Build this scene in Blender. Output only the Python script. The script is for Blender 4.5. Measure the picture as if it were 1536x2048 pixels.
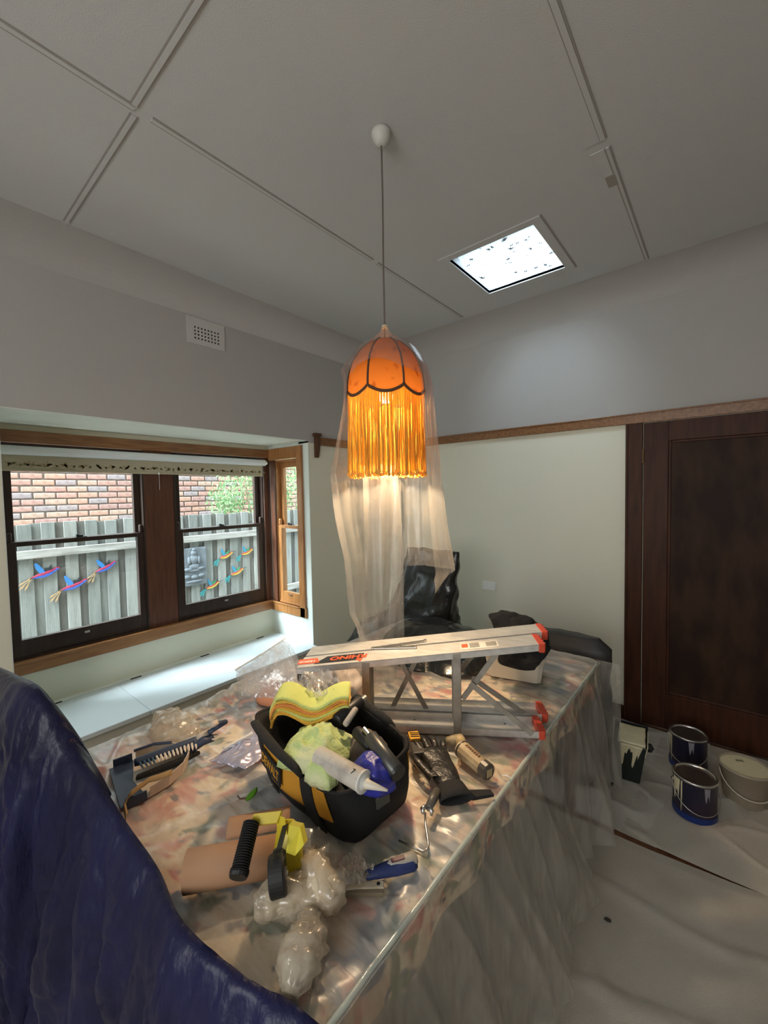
import bpy, math, random
from mathutils import Vector, Matrix, Euler, noise
random.seed(7)
PI = math.pi
for o in list(bpy.data.objects): bpy.data.objects.remove(o)
SC = bpy.context.scene
COL = SC.collection
V = Vector

# ------------------------------------------------------------ camera
F = 826.0; CX, CY = 768.0, 1024.0
AX = V((0.76871407, -0.01394942, 0.63944045))
AY = V((0.63931024, 0.0464615, -0.76754397))
AZ = V((-0.01900257, 0.99882268, 0.04463361))
RM = Matrix((AX, AY, AZ))            # world = RM @ camera
CAM = V((0, 0, 1.6))
cd = bpy.data.cameras.new('camera'); cam = bpy.data.objects.new('camera', cd); COL.objects.link(cam)
cd.sensor_fit = 'VERTICAL'; cd.sensor_height = 24.0; cd.lens = F / 2048 * 24.0; cd.clip_start = 0.02
cam.matrix_world = Matrix.Translation(CAM) @ RM.to_4x4()
SC.camera = cam

def ray(px, py): return (RM @ V(((px - CX) / F, -(py - CY) / F, -1))).normalized()
def at(px, py, z=None, x=None, y=None):
    "point of the place seen at a photograph pixel, on a horizontal or vertical plane"
    r = ray(px, py)
    if z is not None: t = (z - CAM.z) / r.z
    elif x is not None: t = (x - CAM.x) / r.x
    else: t = (y - CAM.y) / r.y
    return CAM + r * t

# ------------------------------------------------------------ world, lights, exposure
SC.view_settings.view_transform = 'Standard'; SC.view_settings.look = 'None'
SC.view_settings.gamma = 1; SC.view_settings.use_curve_mapping = False
SC.view_settings.exposure = 0.0
w = bpy.data.worlds.new('overcast_sky'); SC.world = w; w.use_nodes = True
w.node_tree.nodes['Background'].inputs[0].default_value = (0.80, 0.93, 1.0, 1)
w.node_tree.nodes['Background'].inputs[1].default_value = 5.0
def area(name, loc, rot, sx, sy, power, col, portal=False):
    l = bpy.data.lights.new(name, 'AREA'); l.shape = 'RECTANGLE'; l.size = sx; l.size_y = sy; l.energy = power; l.color = col
    o = bpy.data.objects.new(name, l); o.location = loc; o.rotation_euler = rot; COL.objects.link(o)
    if portal: l.cycles.is_portal = True
    return o
area('window_portal', (-3.62, 1.35, 1.25), (0, -PI/2, 0), 1.6, 2.0, 1, (1, 1, 1), True)
area('skylight_portal', (-1.06, 2.51, 3.14), (0, 0, 0), 0.6, 0.62, 1, (1, 1, 1), True)
# added fill light behind the camera, with no window modelled there
area('rear_fill_light', (-0.3, -2.05, 1.75), (PI/2, 0, 0), 1.9, 1.3, 50, (0.96, 0.98, 0.97))
# soft sun lamp added to brighten the back wall through the skylight
sun = bpy.data.lights.new('back_wall_fill_sun', 'SUN'); sun.energy = 58; sun.color = (.80, .90, 1.0); sun.angle = math.radians(58)
so = bpy.data.objects.new('back_wall_fill_sun', sun); so.rotation_euler = V((.02, .76, -.78)).to_track_quat('-Z', 'Y').to_euler(); COL.objects.link(so)

# ------------------------------------------------------------ materials
MATS = {}
def mat(name, col, rough=0.6, metal=0.0, col2=None, nscale=8, nstretch=(1, 1, 1), nlo=.35, nhi=.65, bump=0, bscale=40, bstretch=(1, 1, 1),
        spec=.5, detail=5, coat=0, col3=None, n3=3):
    m = bpy.data.materials.new(name); m.use_nodes = True
    nt = m.node_tree; N = nt.nodes; L = nt.links; b = N['Principled BSDF']
    b.inputs['Roughness'].default_value = rough; b.inputs['Metallic'].default_value = metal
    b.inputs['Specular IOR Level'].default_value = spec
    if coat: b.inputs['Coat Weight'].default_value = coat; b.inputs['Coat Roughness'].default_value = .15
    b.inputs['Base Color'].default_value = (*col, 1)
    tc = N.new('ShaderNodeTexCoord')
    def nz(scale, st, det=5):
        mp = N.new('ShaderNodeMapping'); mp.inputs['Scale'].default_value = st
        L.new(tc.outputs['Object'], mp.inputs[0])
        n = N.new('ShaderNodeTexNoise'); n.inputs['Scale'].default_value = scale; n.inputs['Detail'].default_value = det
        L.new(mp.outputs[0], n.inputs['Vector']); return n
    if col2:
        n = nz(nscale, nstretch, detail); r = N.new('ShaderNodeValToRGB')
        r.color_ramp.elements[0].position = nlo; r.color_ramp.elements[0].color = (*col, 1)
        r.color_ramp.elements[1].position = nhi; r.color_ramp.elements[1].color = (*col2, 1)
        L.new(n.outputs['Fac'], r.inputs[0]); out = r.outputs[0]
        if col3:
            n2 = nz(n3, (1, 1, 1), 3); r2 = N.new('ShaderNodeValToRGB'); r2.color_ramp.elements[0].position = .5; r2.color_ramp.elements[1].position = .62
            L.new(n2.outputs['Fac'], r2.inputs[0]); mx = N.new('ShaderNodeMixRGB'); L.new(r2.outputs[0], mx.inputs[0]); L.new(out, mx.inputs[1]); mx.inputs[2].default_value = (*col3, 1); out = mx.outputs[0]
        L.new(out, b.inputs['Base Color'])
    if bump:
        n = nz(bscale, bstretch); bp = N.new('ShaderNodeBump'); bp.inputs['Strength'].default_value = bump; bp.inputs['Distance'].default_value = .01
        L.new(n.outputs['Fac'], bp.inputs['Height']); L.new(bp.outputs[0], b.inputs['Normal'])
    MATS[name] = m
    return m
def film(name, col, clear, trans=.5, rough=.25, gloss=.12, bump=.3, bscale=25, bstretch=(1, 1, 1), tint=(1, 1, 1)):
    "thin plastic film: part clear, part milky, with a sheen"
    m = bpy.data.materials.new(name); m.use_nodes = True; nt = m.node_tree; N = nt.nodes; L = nt.links
    N.remove(N['Principled BSDF']); out = N['Material Output']
    tr = N.new('ShaderNodeBsdfTransparent'); di = N.new('ShaderNodeBsdfDiffuse'); tl = N.new('ShaderNodeBsdfTranslucent'); gl = N.new('ShaderNodeBsdfGlossy')
    for q in (di, tl): q.inputs['Color'].default_value = (*col, 1)
    gl.inputs['Roughness'].default_value = rough; tr.inputs['Color'].default_value = (*tint, 1)
    m1 = N.new('ShaderNodeMixShader'); m1.inputs[0].default_value = trans; L.new(di.outputs[0], m1.inputs[1]); L.new(tl.outputs[0], m1.inputs[2])
    tc = N.new('ShaderNodeTexCoord'); mp = N.new('ShaderNodeMapping'); mp.inputs['Scale'].default_value = bstretch; L.new(tc.outputs['Object'], mp.inputs[0])
    n = N.new('ShaderNodeTexNoise'); n.inputs['Scale'].default_value = bscale; n.inputs['Detail'].default_value = 4; n.inputs['Distortion'].default_value = .6; L.new(mp.outputs[0], n.inputs['Vector'])
    mr = N.new('ShaderNodeMapRange'); mr.inputs['From Min'].default_value = .3; mr.inputs['From Max'].default_value = .7
    mr.inputs['To Min'].default_value = min(1, clear + .12); mr.inputs['To Max'].default_value = max(0, clear - .16); L.new(n.outputs['Fac'], mr.inputs[0])
    m2 = N.new('ShaderNodeMixShader'); L.new(mr.outputs[0], m2.inputs[0]); L.new(m1.outputs[0], m2.inputs[1]); L.new(tr.outputs[0], m2.inputs[2])
    fr = N.new('ShaderNodeLayerWeight'); fr.inputs['Blend'].default_value = .25
    ad = N.new('ShaderNodeMath'); ad.operation = 'MULTIPLY_ADD'; L.new(fr.outputs['Facing'], ad.inputs[0]); ad.inputs[1].default_value = .35; ad.inputs[2].default_value = gloss; ad.use_clamp = True
    m3 = N.new('ShaderNodeMixShader'); L.new(ad.outputs[0], m3.inputs[0]); L.new(m2.outputs[0], m3.inputs[1]); L.new(gl.outputs[0], m3.inputs[2])
    bp = N.new('ShaderNodeBump'); bp.inputs['Strength'].default_value = bump; bp.inputs['Distance'].default_value = .01; L.new(n.outputs['Fac'], bp.inputs['Height'])
    for q in (di, tl, gl): L.new(bp.outputs[0], q.inputs['Normal'])
    L.new(m3.outputs[0], out.inputs[0]); return m
def glass(name, tint=(1, 1, 1), gloss=.06):
    m = bpy.data.materials.new(name); m.use_nodes = True; nt = m.node_tree; N = nt.nodes; L = nt.links
    N.remove(N['Principled BSDF'])
    tr = N.new('ShaderNodeBsdfTransparent'); tr.inputs[0].default_value = (*tint, 1); gl = N.new('ShaderNodeBsdfGlossy'); gl.inputs['Roughness'].default_value = .02
    mx = N.new('ShaderNodeMixShader'); mx.inputs[0].default_value = gloss
    L.new(tr.outputs[0], mx.inputs[1]); L.new(gl.outputs[0], mx.inputs[2]); L.new(mx.outputs[0], N['Material Output'].inputs[0]); return m
def translucent(name, col, tl=.6, rough=.8, col2=None, nscale=20, nlo=.5, nhi=.6):
    m = bpy.data.materials.new(name); m.use_nodes = True; nt = m.node_tree; N = nt.nodes; L = nt.links
    N.remove(N['Principled BSDF'])
    a = N.new('ShaderNodeBsdfDiffuse'); b = N.new('ShaderNodeBsdfTranslucent'); mx = N.new('ShaderNodeMixShader'); mx.inputs[0].default_value = tl
    for q in (a, b): q.inputs[0].default_value = (*col, 1)
    if col2:
        tc = N.new('ShaderNodeTexCoord'); n = N.new('ShaderNodeTexNoise'); n.inputs['Scale'].default_value = nscale; n.inputs['Detail'].default_value = 6; L.new(tc.outputs['Object'], n.inputs['Vector'])
        r = N.new('ShaderNodeValToRGB'); r.color_ramp.elements[0].position = nlo; r.color_ramp.elements[0].color = (*col, 1); r.color_ramp.elements[1].position = nhi; r.color_ramp.elements[1].color = (*col2, 1)
        L.new(n.outputs['Fac'], r.inputs[0])
        for q in (a, b): L.new(r.outputs[0], q.inputs[0])
    L.new(a.outputs[0], mx.inputs[1]); L.new(b.outputs[0], mx.inputs[2]); L.new(mx.outputs[0], N['Material Output'].inputs[0]); return m

ceil_m = mat('ceiling_paint', (.56, .555, .545), .9, bump=.15, bscale=220)
wall_up = mat('upper_wall_paint', (.475, .455, .43), .9, bump=.2, bscale=240)
wall_lo = mat('cream_wall_paint', (.84, .81, .66), .75, bump=.2, bscale=240)
bay_m = mat('bay_white_paint', (.76, .80, .74), .5, bump=.05, bscale=120)
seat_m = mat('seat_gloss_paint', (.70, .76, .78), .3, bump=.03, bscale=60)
trim_wood = mat('varnished_trim_wood', (.20, .085, .03), .35, col2=(.30, .14, .055), nscale=6, nstretch=(9, 1, 9), bump=.1, bscale=60, coat=.3)
rail_wood = mat('picture_rail_wood', (.19, .085, .03), .45, col2=(.27, .13, .05), nscale=6, nstretch=(1, 9, 14), bump=.1, bscale=60)
side_wood = mat('orange_window_wood', (.30, .12, .035), .35, col2=(.40, .18, .06), nscale=7, nstretch=(6, 6, 1), coat=.3)
dark_wood = mat('dark_mullion_wood', (.075, .026, .014), .35, col2=(.12, .045, .022), nscale=9, nstretch=(6, 8, .7), coat=.3)
sash_wood = mat('silhouette_sash_wood', (.022, .011, .008), .4, col2=(.035, .018, .012), nscale=8, nstretch=(4, 4, 1))  # sash colour darkened to stand in for its silhouette against the window
door_wood = mat('dark_door_wood', (.042, .012, .005), .5, col2=(.072, .022, .009), nscale=5, nstretch=(7, 7, .8), spec=.25)
panel_wood = mat('dark_veneer_wood', (.022, .008, .004), .55, spec=.2, col2=(.050, .022, .010), nscale=3.4, nstretch=(2.6, 1, .9), nlo=.42, nhi=.6, detail=9)
floor_m = mat('dark_floorboards', (.12, .04, .018), .45, col2=(.19, .075, .03), nscale=4, nstretch=(8, 1, 1))
joint_m = mat('dark_joint_edge', (.33, .30, .27), .9)
vent_m = mat('vent_plaster', (.60, .575, .55), .85)
black_m = mat('black_plastic', (.012, .012, .013), .45)
hole_m = mat('dark_hole', (.01, .009, .008), .9)
chrome = mat('worn_steel', (.62, .60, .57), .28, 1.0)
white_m = mat('white_plastic', (.72, .72, .68), .4)
alu = mat('scuffed_aluminium', (.80, .78, .74), .40, .6, col2=(.66, .64, .60), nscale=14, nstretch=(1, 4, 4), bump=.05, bscale=90)
alu_dirty = mat('dull_aluminium', (.46, .43, .37), .5, .5, col2=(.34, .31, .27), nscale=20)
red_pl = mat('orange_red_plastic', (.62, .07, .03), .5)
glass_m = glass('window_glass', (.97, 1, .985), .04)
sky_glass = film('ribbed_skylight_glass', (.34, .38, .40), .36, trans=.9, rough=.3, gloss=.02, bump=.1, bscale=9, tint=(.30, .34, .36))
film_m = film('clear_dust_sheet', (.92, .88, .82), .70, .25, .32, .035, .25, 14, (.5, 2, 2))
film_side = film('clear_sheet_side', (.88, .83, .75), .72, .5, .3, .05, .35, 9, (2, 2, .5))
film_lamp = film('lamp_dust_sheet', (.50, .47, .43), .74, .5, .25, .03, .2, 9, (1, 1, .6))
film_bag = film('zip_bag_film', (.92, .92, .92), .72, .4, .12, .14, .6, 30)
film_heap = film('crumpled_film', (.90, .78, .60), .64, .4, .22, .06, .6, 26)
blue_m = mat('blue_tarp_plastic', (.006, .006, .030), .42, col2=(.010, .011, .060), nscale=3, bump=.6, bscale=30, bstretch=(1, 1, .35), spec=.35)
bin_m = mat('black_bag_plastic', (.012, .013, .014), .22, bump=.5, bscale=14, spec=.7)
canvas_b = mat('black_canvas', (.010, .010, .011), .8, bump=.4, bscale=300)
canvas_y = mat('yellow_canvas', (.55, .25, .015), .75, bump=.3, bscale=300)
drop_m = mat('canvas_drop_sheet', (.56, .50, .42), .92, col2=(.62, .555, .47), nscale=3, bump=.5, bscale=500, col3=(.52, .455, .375), n3=2)
drop2_m = mat('pale_drop_sheet', (.60, .56, .49), .92, col2=(.66, .62, .55), nscale=4, bump=.5, bscale=400)
cream_paint = mat('cream_wet_paint', (.80, .72, .47), .35, bump=.2, bscale=30)

# ------------------------------------------------------------ mesh helpers
WL = {}
class MB:
    def __init__(s, M=None): s.v = []; s.f = []; s.mi = []; s.M = M or Matrix.Identity(4); s.cur = 0
    def add(s, vs, fs, M=None):
        T = s.M @ M if M is not None else s.M
        n = len(s.v); s.v += [T @ V(p) for p in vs]; s.f += [tuple(i + n for i in f) for f in fs]; s.mi += [s.cur] * len(fs); return s
    def box(s, a, b, M=None):
        x0, y0, z0 = a; x1, y1, z1 = b
        return s.add([(x0, y0, z0), (x1, y0, z0), (x1, y1, z0), (x0, y1, z0), (x0, y0, z1), (x1, y0, z1), (x1, y1, z1), (x0, y1, z1)],
                     [(0, 3, 2, 1), (4, 5, 6, 7), (0, 1, 5, 4), (1, 2, 6, 5), (2, 3, 7, 6), (3, 0, 4, 7)], M)
    def rings(s, rs, cap=True, close=True, M=None):
        n = len(rs[0]); vs = [p for r in rs for p in r]; fs = []
        for i in range(len(rs) - 1):
            for j in range(n if close else n - 1):
                k = (j + 1) % n; fs.append((i*n + j, i*n + k, (i+1)*n + k, (i+1)*n + j))
        if cap: fs.append(tuple(range(n))[::-1]); fs.append(tuple((len(rs)-1)*n + j for j in range(n)))
        return s.add(vs, fs, M)
    def tube(s, pts, r, n=8, cap=True, M=None, flat=1.0):
        pts = [V(p) for p in pts]; rs = []; up = None
        for i, p in enumerate(pts):
            t = (pts[min(i+1, len(pts)-1)] - pts[max(i-1, 0)]).normalized()
            if up is None: up = t.orthogonal().normalized()
            up = (up - t * up.dot(t)); up = up.normalized() if up.length > 1e-6 else t.orthogonal().normalized()
            q = t.cross(up); rr = r[i] if isinstance(r, (list, tuple)) else r
            rs.append([p + (up * math.cos(2*PI*j/n) + q * math.sin(2*PI*j/n) * flat) * rr for j in range(n)])
        return s.rings(rs, cap, True, M)
    def lathe(s, prof, n=32, M=None, cap=False):
        return s.rings([[(r*math.cos(2*PI*j/n), r*math.sin(2*PI*j/n), z) for j in range(n)] for r, z in prof], cap, True, M)
    def prism(s, poly, z0, z1, M=None):
        n = len(poly); vs = [(x, y, z0) for x, y in poly] + [(x, y, z1) for x, y in poly]
        return s.add(vs, [tuple(range(n))[::-1], tuple(range(n, 2*n))] + [(i, (i+1) % n, n + (i+1) % n, n + i) for i in range(n)], M)
    def grid(s, fn, nu, nv, M=None):
        return s.add([fn(i/nu, j/nv) for i in range(nu+1) for j in range(nv+1)],
                     [(i*(nv+1)+j, (i+1)*(nv+1)+j, (i+1)*(nv+1)+j+1, i*(nv+1)+j+1) for i in range(nu) for j in range(nv)], M)
    def build(s, name, m, parent=None, smooth=False, bevel=0, solid=0, sub=0, loc=None, kind=None, label=None):
        off = WL.get(parent.name, V((0, 0, 0))) if parent else (V(loc) if loc is not None else V((0, 0, 0)))
        me = bpy.data.meshes.new(name); me.from_pydata([p - off for p in s.v], [], s.f)
        ms = m if isinstance(m, (list, tuple)) else [m]
        for q in ms: me.materials.append(q)
        if len(ms) > 1: me.polygons.foreach_set('material_index', s.mi)
        if smooth: me.polygons.foreach_set('use_smooth', [True] * len(me.polygons))
        me.update(); o = bpy.data.objects.new(name, me); COL.objects.link(o)
        if parent: o.parent = parent
        elif loc is not None: o.location = loc
        WL[o.name] = off
        if bevel: q = o.modifiers.new('bevel', 'BEVEL'); q.width = bevel; q.segments = 2; q.limit_method = 'ANGLE'
        if solid: q = o.modifiers.new('solid', 'SOLIDIFY'); q.thickness = solid; q.offset = 0
        if sub: q = o.modifiers.new('sub', 'SUBSURF'); q.levels = sub; q.render_levels = sub
        if kind: o['kind'] = kind
        if label: o['label'] = label
        return o
def thing(name, loc, label, cat, group=None, kind=None):
    o = bpy.data.objects.new(name, None); o.location = loc; o.empty_display_size = .05; COL.objects.link(o); WL[o.name] = V(loc)
    if kind: o['kind'] = kind
    if label: o['label'] = label
    if cat: o['category'] = cat
    if group: o['group'] = group
    return o
def tag(o, label, cat, group=None):
    o['label'] = label; o['category'] = cat
    if group: o['group'] = group
    return o
def dup(root, loc, rotz=0, label=None, group=None):
    r = root.copy(); COL.objects.link(r); r.location = loc; r.rotation_euler = (r.rotation_euler.x, r.rotation_euler.y, rotz)
    if label: r['label'] = label
    if group: r['group'] = group
    for ch in list(root.children):
        c = ch.copy(); COL.objects.link(c); c.parent = r
        for g in list(ch.children):
            d = g.copy(); COL.objects.link(d); d.parent = c
    return r
def struct(name, mb, m, **k): return mb.build(name, m, kind='structure', **k)
def frame(o, ax, up=(0, 0, 1)):
    "matrix with local x along ax, local z near up"
    ax = V(ax).normalized(); z = V(up); z = (z - ax * z.dot(ax)).normalized(); y = z.cross(ax)
    M = Matrix((ax, y, z)).transposed().to_4x4(); M.translation = V(o); return M
def text(s, name, M, size, m, parent, depth=.0004, bold=0, sx=1.0, font_shear=0):
    c = bpy.data.curves.new(name, 'FONT'); c.body = s; c.size = size; c.extrude = depth; c.offset = bold; c.align_x = 'CENTER'; c.align_y = 'CENTER'; c.shear = font_shear
    t = bpy.data.objects.new('tmp', c); COL.objects.link(t); bpy.context.view_layer.update()
    me = bpy.data.meshes.new_from_object(t); bpy.data.objects.remove(t)
    off = WL.get(parent.name, V((0, 0, 0))); me.transform(Matrix.Translation(-off) @ M @ Matrix.Diagonal((sx, 1, 1, 1)))
    me.materials.clear(); me.materials.append(m); o = bpy.data.objects.new(name, me); COL.objects.link(o); o.parent = parent; WL[o.name] = off; return o
def nz(x, y, z=0): return noise.noise(V((x, y, z)))
def ridge(x, y, z=0): return (1 - abs(noise.noise(V((x, y, z)))) * 2.2)

# ------------------------------------------------------------ room shell
W, YB, ZC = -2.78, 3.23, 3.0
XR, YF = 1.35, -2.2
BX, Y0, Y1, ZS, ZT = -3.357, 0.372, 2.335, 0.29, 2.065
struct('floor', MB().box((W - .1, YF - .1, -.1), (XR + .1, YB + .1, 0)), floor_m)
# ceiling with a hole for the skylight and large plaster coves
SX0, SX1, SY0, SY1 = -1.315, -0.805, 2.235, 2.785
m = MB(); CT = ZC + .06
for a, b in (((W-.1, YF-.1), (SX0, YB+.1)), ((SX1, YF-.1), (XR+.1, YB+.1)), ((SX0, YF-.1), (SX1, SY0)), ((SX0, SY1), (SX1, YB+.1))): m.box((*a, ZC), (*b, CT))
def cove(mb, rr=.18):
    pts = [(W, YF), (W, YB), (XR, YB), (XR, YF)]; inn = [(1, 1), (1, -1), (-1, -1), (-1, 1)]
    K = 10; rs = []
    for k in range(K + 1):
        a = k / K * PI / 2; d = rr * (1 - math.sin(a)) if False else rr * (1 - math.cos(a)); h = rr * (1 - math.sin(a))
        rs.append([(p[0] + q[0]*(d+.0005), p[1] + q[1]*(d+.0005), ZC - h - .0005) for p, q in zip(pts, inn)])
    mb.rings(rs, cap=False)
nflat = len(m.f); m.cur = 1; cove(m)
ceil = struct('ceiling', m, [ceil_m, wall_up])
for p in ceil.data.polygons:
    if len(p.vertices) == 4 and p.index >= 24: p.use_smooth = True
# left wall with the bay opening
m = MB(); t = .13
def wl(y0, y1, z0, z1, c): m.cur = c; m.box((W - t, y0, z0), (W, y1, z1))
wl(YF, Y0 - .004, 0, 2.05, 0); wl(Y1 + .004, YB, 0, 2.05, 0); wl(YF, Y0, 2.05, ZC, 1); wl(Y1, YB, 2.05, ZC, 1); wl(Y0, Y1, ZT + .004, ZC, 1); wl(Y0, Y1, 0, .02, 0)
struct('wall_left', m, [wall_lo, wall_up])
m = MB(); m.box((W - t, YB, 0), (XR, YB + .1, 2.05)); m.cur = 1; m.box((W - t, YB, 2.05), (XR, YB + .1, ZC))
struct('wall_back', m, [wall_lo, wall_up])
struct('wall_right', MB().box((XR, YF, 0), (XR + .1, YB, ZC)), wall_up)
struct('wall_front', MB().box((W - t, YF - .1, 0), (XR, YF, ZC)), wall_up)
# ceiling joint strips: a pale strip with a darker edge on both sides
def strip(n, p, q, wd=.016, side=0):
    p, q = V(p), V(q); L = (q - p).length; M = frame(p, q - p)
    o = struct('trim_%d' % n, MB(M).box((0, -wd/2, -.005), (L, wd/2, 0)), ceil_m, loc=p)
    for k, s in enumerate((-1, 1)):
        y = s * (wd/2 + .0035); MB(M).box((0, y - .0032, -.003), (L, y + .0032, 0)).build('joint_edge', joint_m, o)
    if side: MB(M).box((0, side * .012 + (.0 if side > 0 else -.052), -.0035), (L, side * .012 + (.052 if side > 0 else 0), 0)).build('filler_band', ceil_m, o)
def cp(px, py): v = at(px, py, z=ZC - .0003); return v
a0 = cp(270, 220); a9 = cp(935, 640)
xl = (a0.x + a9.x) / 2
strip(1, (xl, YF + .25, ZC - .0003), (xl, a0.y - .005, ZC - .0003))
strip(2, (xl, cp(302, 240).y, ZC - .0003), (xl, cp(740, 522).y, ZC - .0003), .014)
strip(3, (xl, cp(750, 528).y, ZC - .0003), (xl, YB - .22, ZC - .0003), .010)
yd = a0.y - .01
strip(4, (xl + .012, yd, ZC - .0003), (1.0, yd, ZC - .0003)) if False else strip(4, (xl + .014, yd, ZC - .0003), (cp(417, 0).x + .6, yd, ZC - .0003))
strip(5, (W + .2, yd + .015, ZC - .0003), (xl - .03, yd + .015, ZC - .0003))
xr = cp(1212, 295).x
strip(6, (xr, YF + .3, ZC - .0003), (xr, cp(1203, 280).y, ZC - .0003), .018, 1)
strip(7, (xr + .004, cp(1212, 295).y, ZC - .0003), (xr + .004, YB - .2, ZC - .0003), .012, 1)
struct('trim_8', MB().box((xr - .04, cp(1218, 350).y - .0, ZC - .006), (xr + .0, cp(1222, 372).y, ZC - .001)), joint_m)
# skylight
sky = thing('window_4', (-1.06, 2.51, ZC), 'square ribbed glass skylight scattered with leaf litter in the ceiling', None, kind='structure')
m = MB()
m.box((SX0 - .012, SY0 - .012, ZC), (SX0, SY1 + .012, ZC + .13)); m.box((SX1, SY0 - .012, ZC), (SX1 + .012, SY1 + .012, ZC + .13))
m.box((SX0, SY0 - .012, ZC), (SX1, SY0, ZC + .13)); m.box((SX0, SY1, ZC), (SX1, SY1 + .012, ZC + .13)); m.build('shaft', white_m, sky)
m = MB(); e = .05
m.box((SX0 - e, SY0 - e, ZC - .007), (SX1 + e, SY0, ZC)); m.box((SX0 - e, SY1, ZC - .007), (SX1 + e, SY1 + e, ZC)); m.box((SX0 - e, SY0, ZC - .007), (SX0, SY1, ZC)); m.box((SX1, SY0, ZC - .007), (SX1 + e, SY1, ZC))
m.build('frame', ceil_m, sky, bevel=.002)
struct_gap = MB().box((SX1 + e, SY0 - e, ZC - .003), (SX1 + e + .008, SY1 + e, ZC)).build('edge_strip', joint_m, sky)  # darker strip along one side of the frame
m = MB(); n = 46
for i in range(n):
    x0 = SX0 + (SX1 - SX0) * i / n; x1 = SX0 + (SX1 - SX0) * (i + 1) / n; xm = (x0 + x1) / 2
    m.add([(x0, SY0, ZC + .018), (xm, SY0, ZC + .0135), (x1, SY0, ZC + .018), (x0, SY1, ZC + .018), (xm, SY1, ZC + .0135), (x1, SY1, ZC + .018)], [(0, 1, 4, 3), (1, 2, 5, 4)])
m.build('pane', sky_glass, sky)
m = MB()
for i in range(110):
    x = random.uniform(SX0 + .02, SX1 - .02); y = random.uniform(SY0 + .02, SY1 - .02); a = random.gauss(.3, .8); l = random.choice((.004, .006, .008, .02)) ; ww = l * random.uniform(.25, .7)
    m.prism([(-l, 0), (-l*.2, -ww), (l*.6, -ww*.4), (l, ww*.2), (l*.1, ww)], 0, .001, Matrix.Translation((x, y, ZC + .019)) @ Matrix.Rotation(a, 4, 'Z'))
m.build('leaf_litter', mat('leaf_litter', (.06, .05, .04), .9), sky, kind='stuff')

# picture rail, skirting, door
m = MB(); m.box((W, YB - .022, 2.034), (XR, YB, 2.098)); m.box((W, YB - .03, 2.092), (XR, YB, 2.102)); struct('trim_9', m, trim_wood, bevel=.003)
m = MB(); m.box((W, 2.43, 2.034), (W + .022, YB - .022, 2.098)); m.box((W, 2.43, 2.092), (W + .03, YB - .03, 2.102)); struct('trim_10', m, rail_wood, bevel=.003)
m = MB(); m.box((W, 2.385, 2.11), (W + .045, 2.455, 2.135)); 
m.prism([(0, 1.925), (.012, 1.925), (.02, 1.95), (.034, 2.02), (.038, 2.11), (0, 2.11)], 2.40, 2.445, Matrix(((1, 0, 0, W), (0, 0, 1, 0), (0, 1, 0, 0), (0, 0, 0, 1))))
struct('trim_11', m, mat('dark_bracket_wood', (.10, .04, .018), .5), bevel=.003)
struct('baseboard_back', MB().box((W, YB - .02, 0), (-.535, YB, .09)), door_wood, bevel=.003)
struct('baseboard_left', MB().box((W, Y1 + .02, 0), (W + .02, YB - .02, .09)), door_wood, bevel=.003)
m = MB(); m.box((-.535, YB - .028, 0), (-.437, YB, 2.034)); m.box((-.535, YB - .034, 0), (-.52, YB, 2.034)); m.box((.42, YB - .028, 0), (.52, YB, 2.034)); struct('trim_12', m, door_wood, bevel=.003)
dr = thing('door_1', (-.43, YB, 0), 'dark stained timber door with one tall veneered panel', None, kind='structure')
DY = YB - .006
m = MB(); m.box((-.432, DY - .012, .01), (-.297, DY, 2.03)); m.box((.28, DY - .012, .01), (.415, DY, 2.03)); m.box((-.297, DY - .012, 1.905), (.28, DY, 2.03)); m.box((-.297, DY - .012, .01), (.28, DY, .25)); m.build('door_frame', door_wood, dr, bevel=.002)
m = MB()
for a, b in (((-.297, .25), (-.28, 1.905)), ((.263, .25), (.28, 1.905)), ((-.28, 1.888), (.263, 1.905)), ((-.28, .25), (.263, .267))): m.box((a[0], DY - .009, a[1]), (b[0], DY, b[1]))
m.build('moulding', door_wood, dr, bevel=.004)
MB().box((-.28, DY - .003, .267), (.263, DY + .003, 1.888)).build('door_panel', panel_wood, dr)
m = MB(); m.tube([(-.434, YB - .024, 1.77), (-.434, YB - .024, 1.86)], .006, 8); m.build('hinge', mat('old_brass', (.25, .16, .07), .4, .8), dr)
m = MB(); m.tube([(.37, YB - .02, 1.0), (.37, YB - .07, 1.0)], .012, 10); m.lathe([(0, 0), (.026, .004), (.028, .016), (.018, .026), (0, .028)], 20, Matrix.Translation((.37, YB - .06, 1.0)) @ Matrix.Rotation(PI/2, 4, 'X')); m.build('door_knob', MATS['old_brass'], dr, smooth=True)
# blank wall plate
o = thing('wall_plate', (-1.545, YB, .80), 'small pale blank socket plate low on the cream back wall', 'wall plate')
MB().box((-1.607, YB - .007, .765), (-1.485, YB, .838)).build('plate', mat('plate_cream', (.97, .96, .92), .35), o, bevel=.003)
m = MB(); [MB().tube([(x, YB - .0085, .80), (x, YB - .007, .80)], .0035, 8).build('screw_cap', white_m, o) for x in (-1.59, -1.502)]

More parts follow.
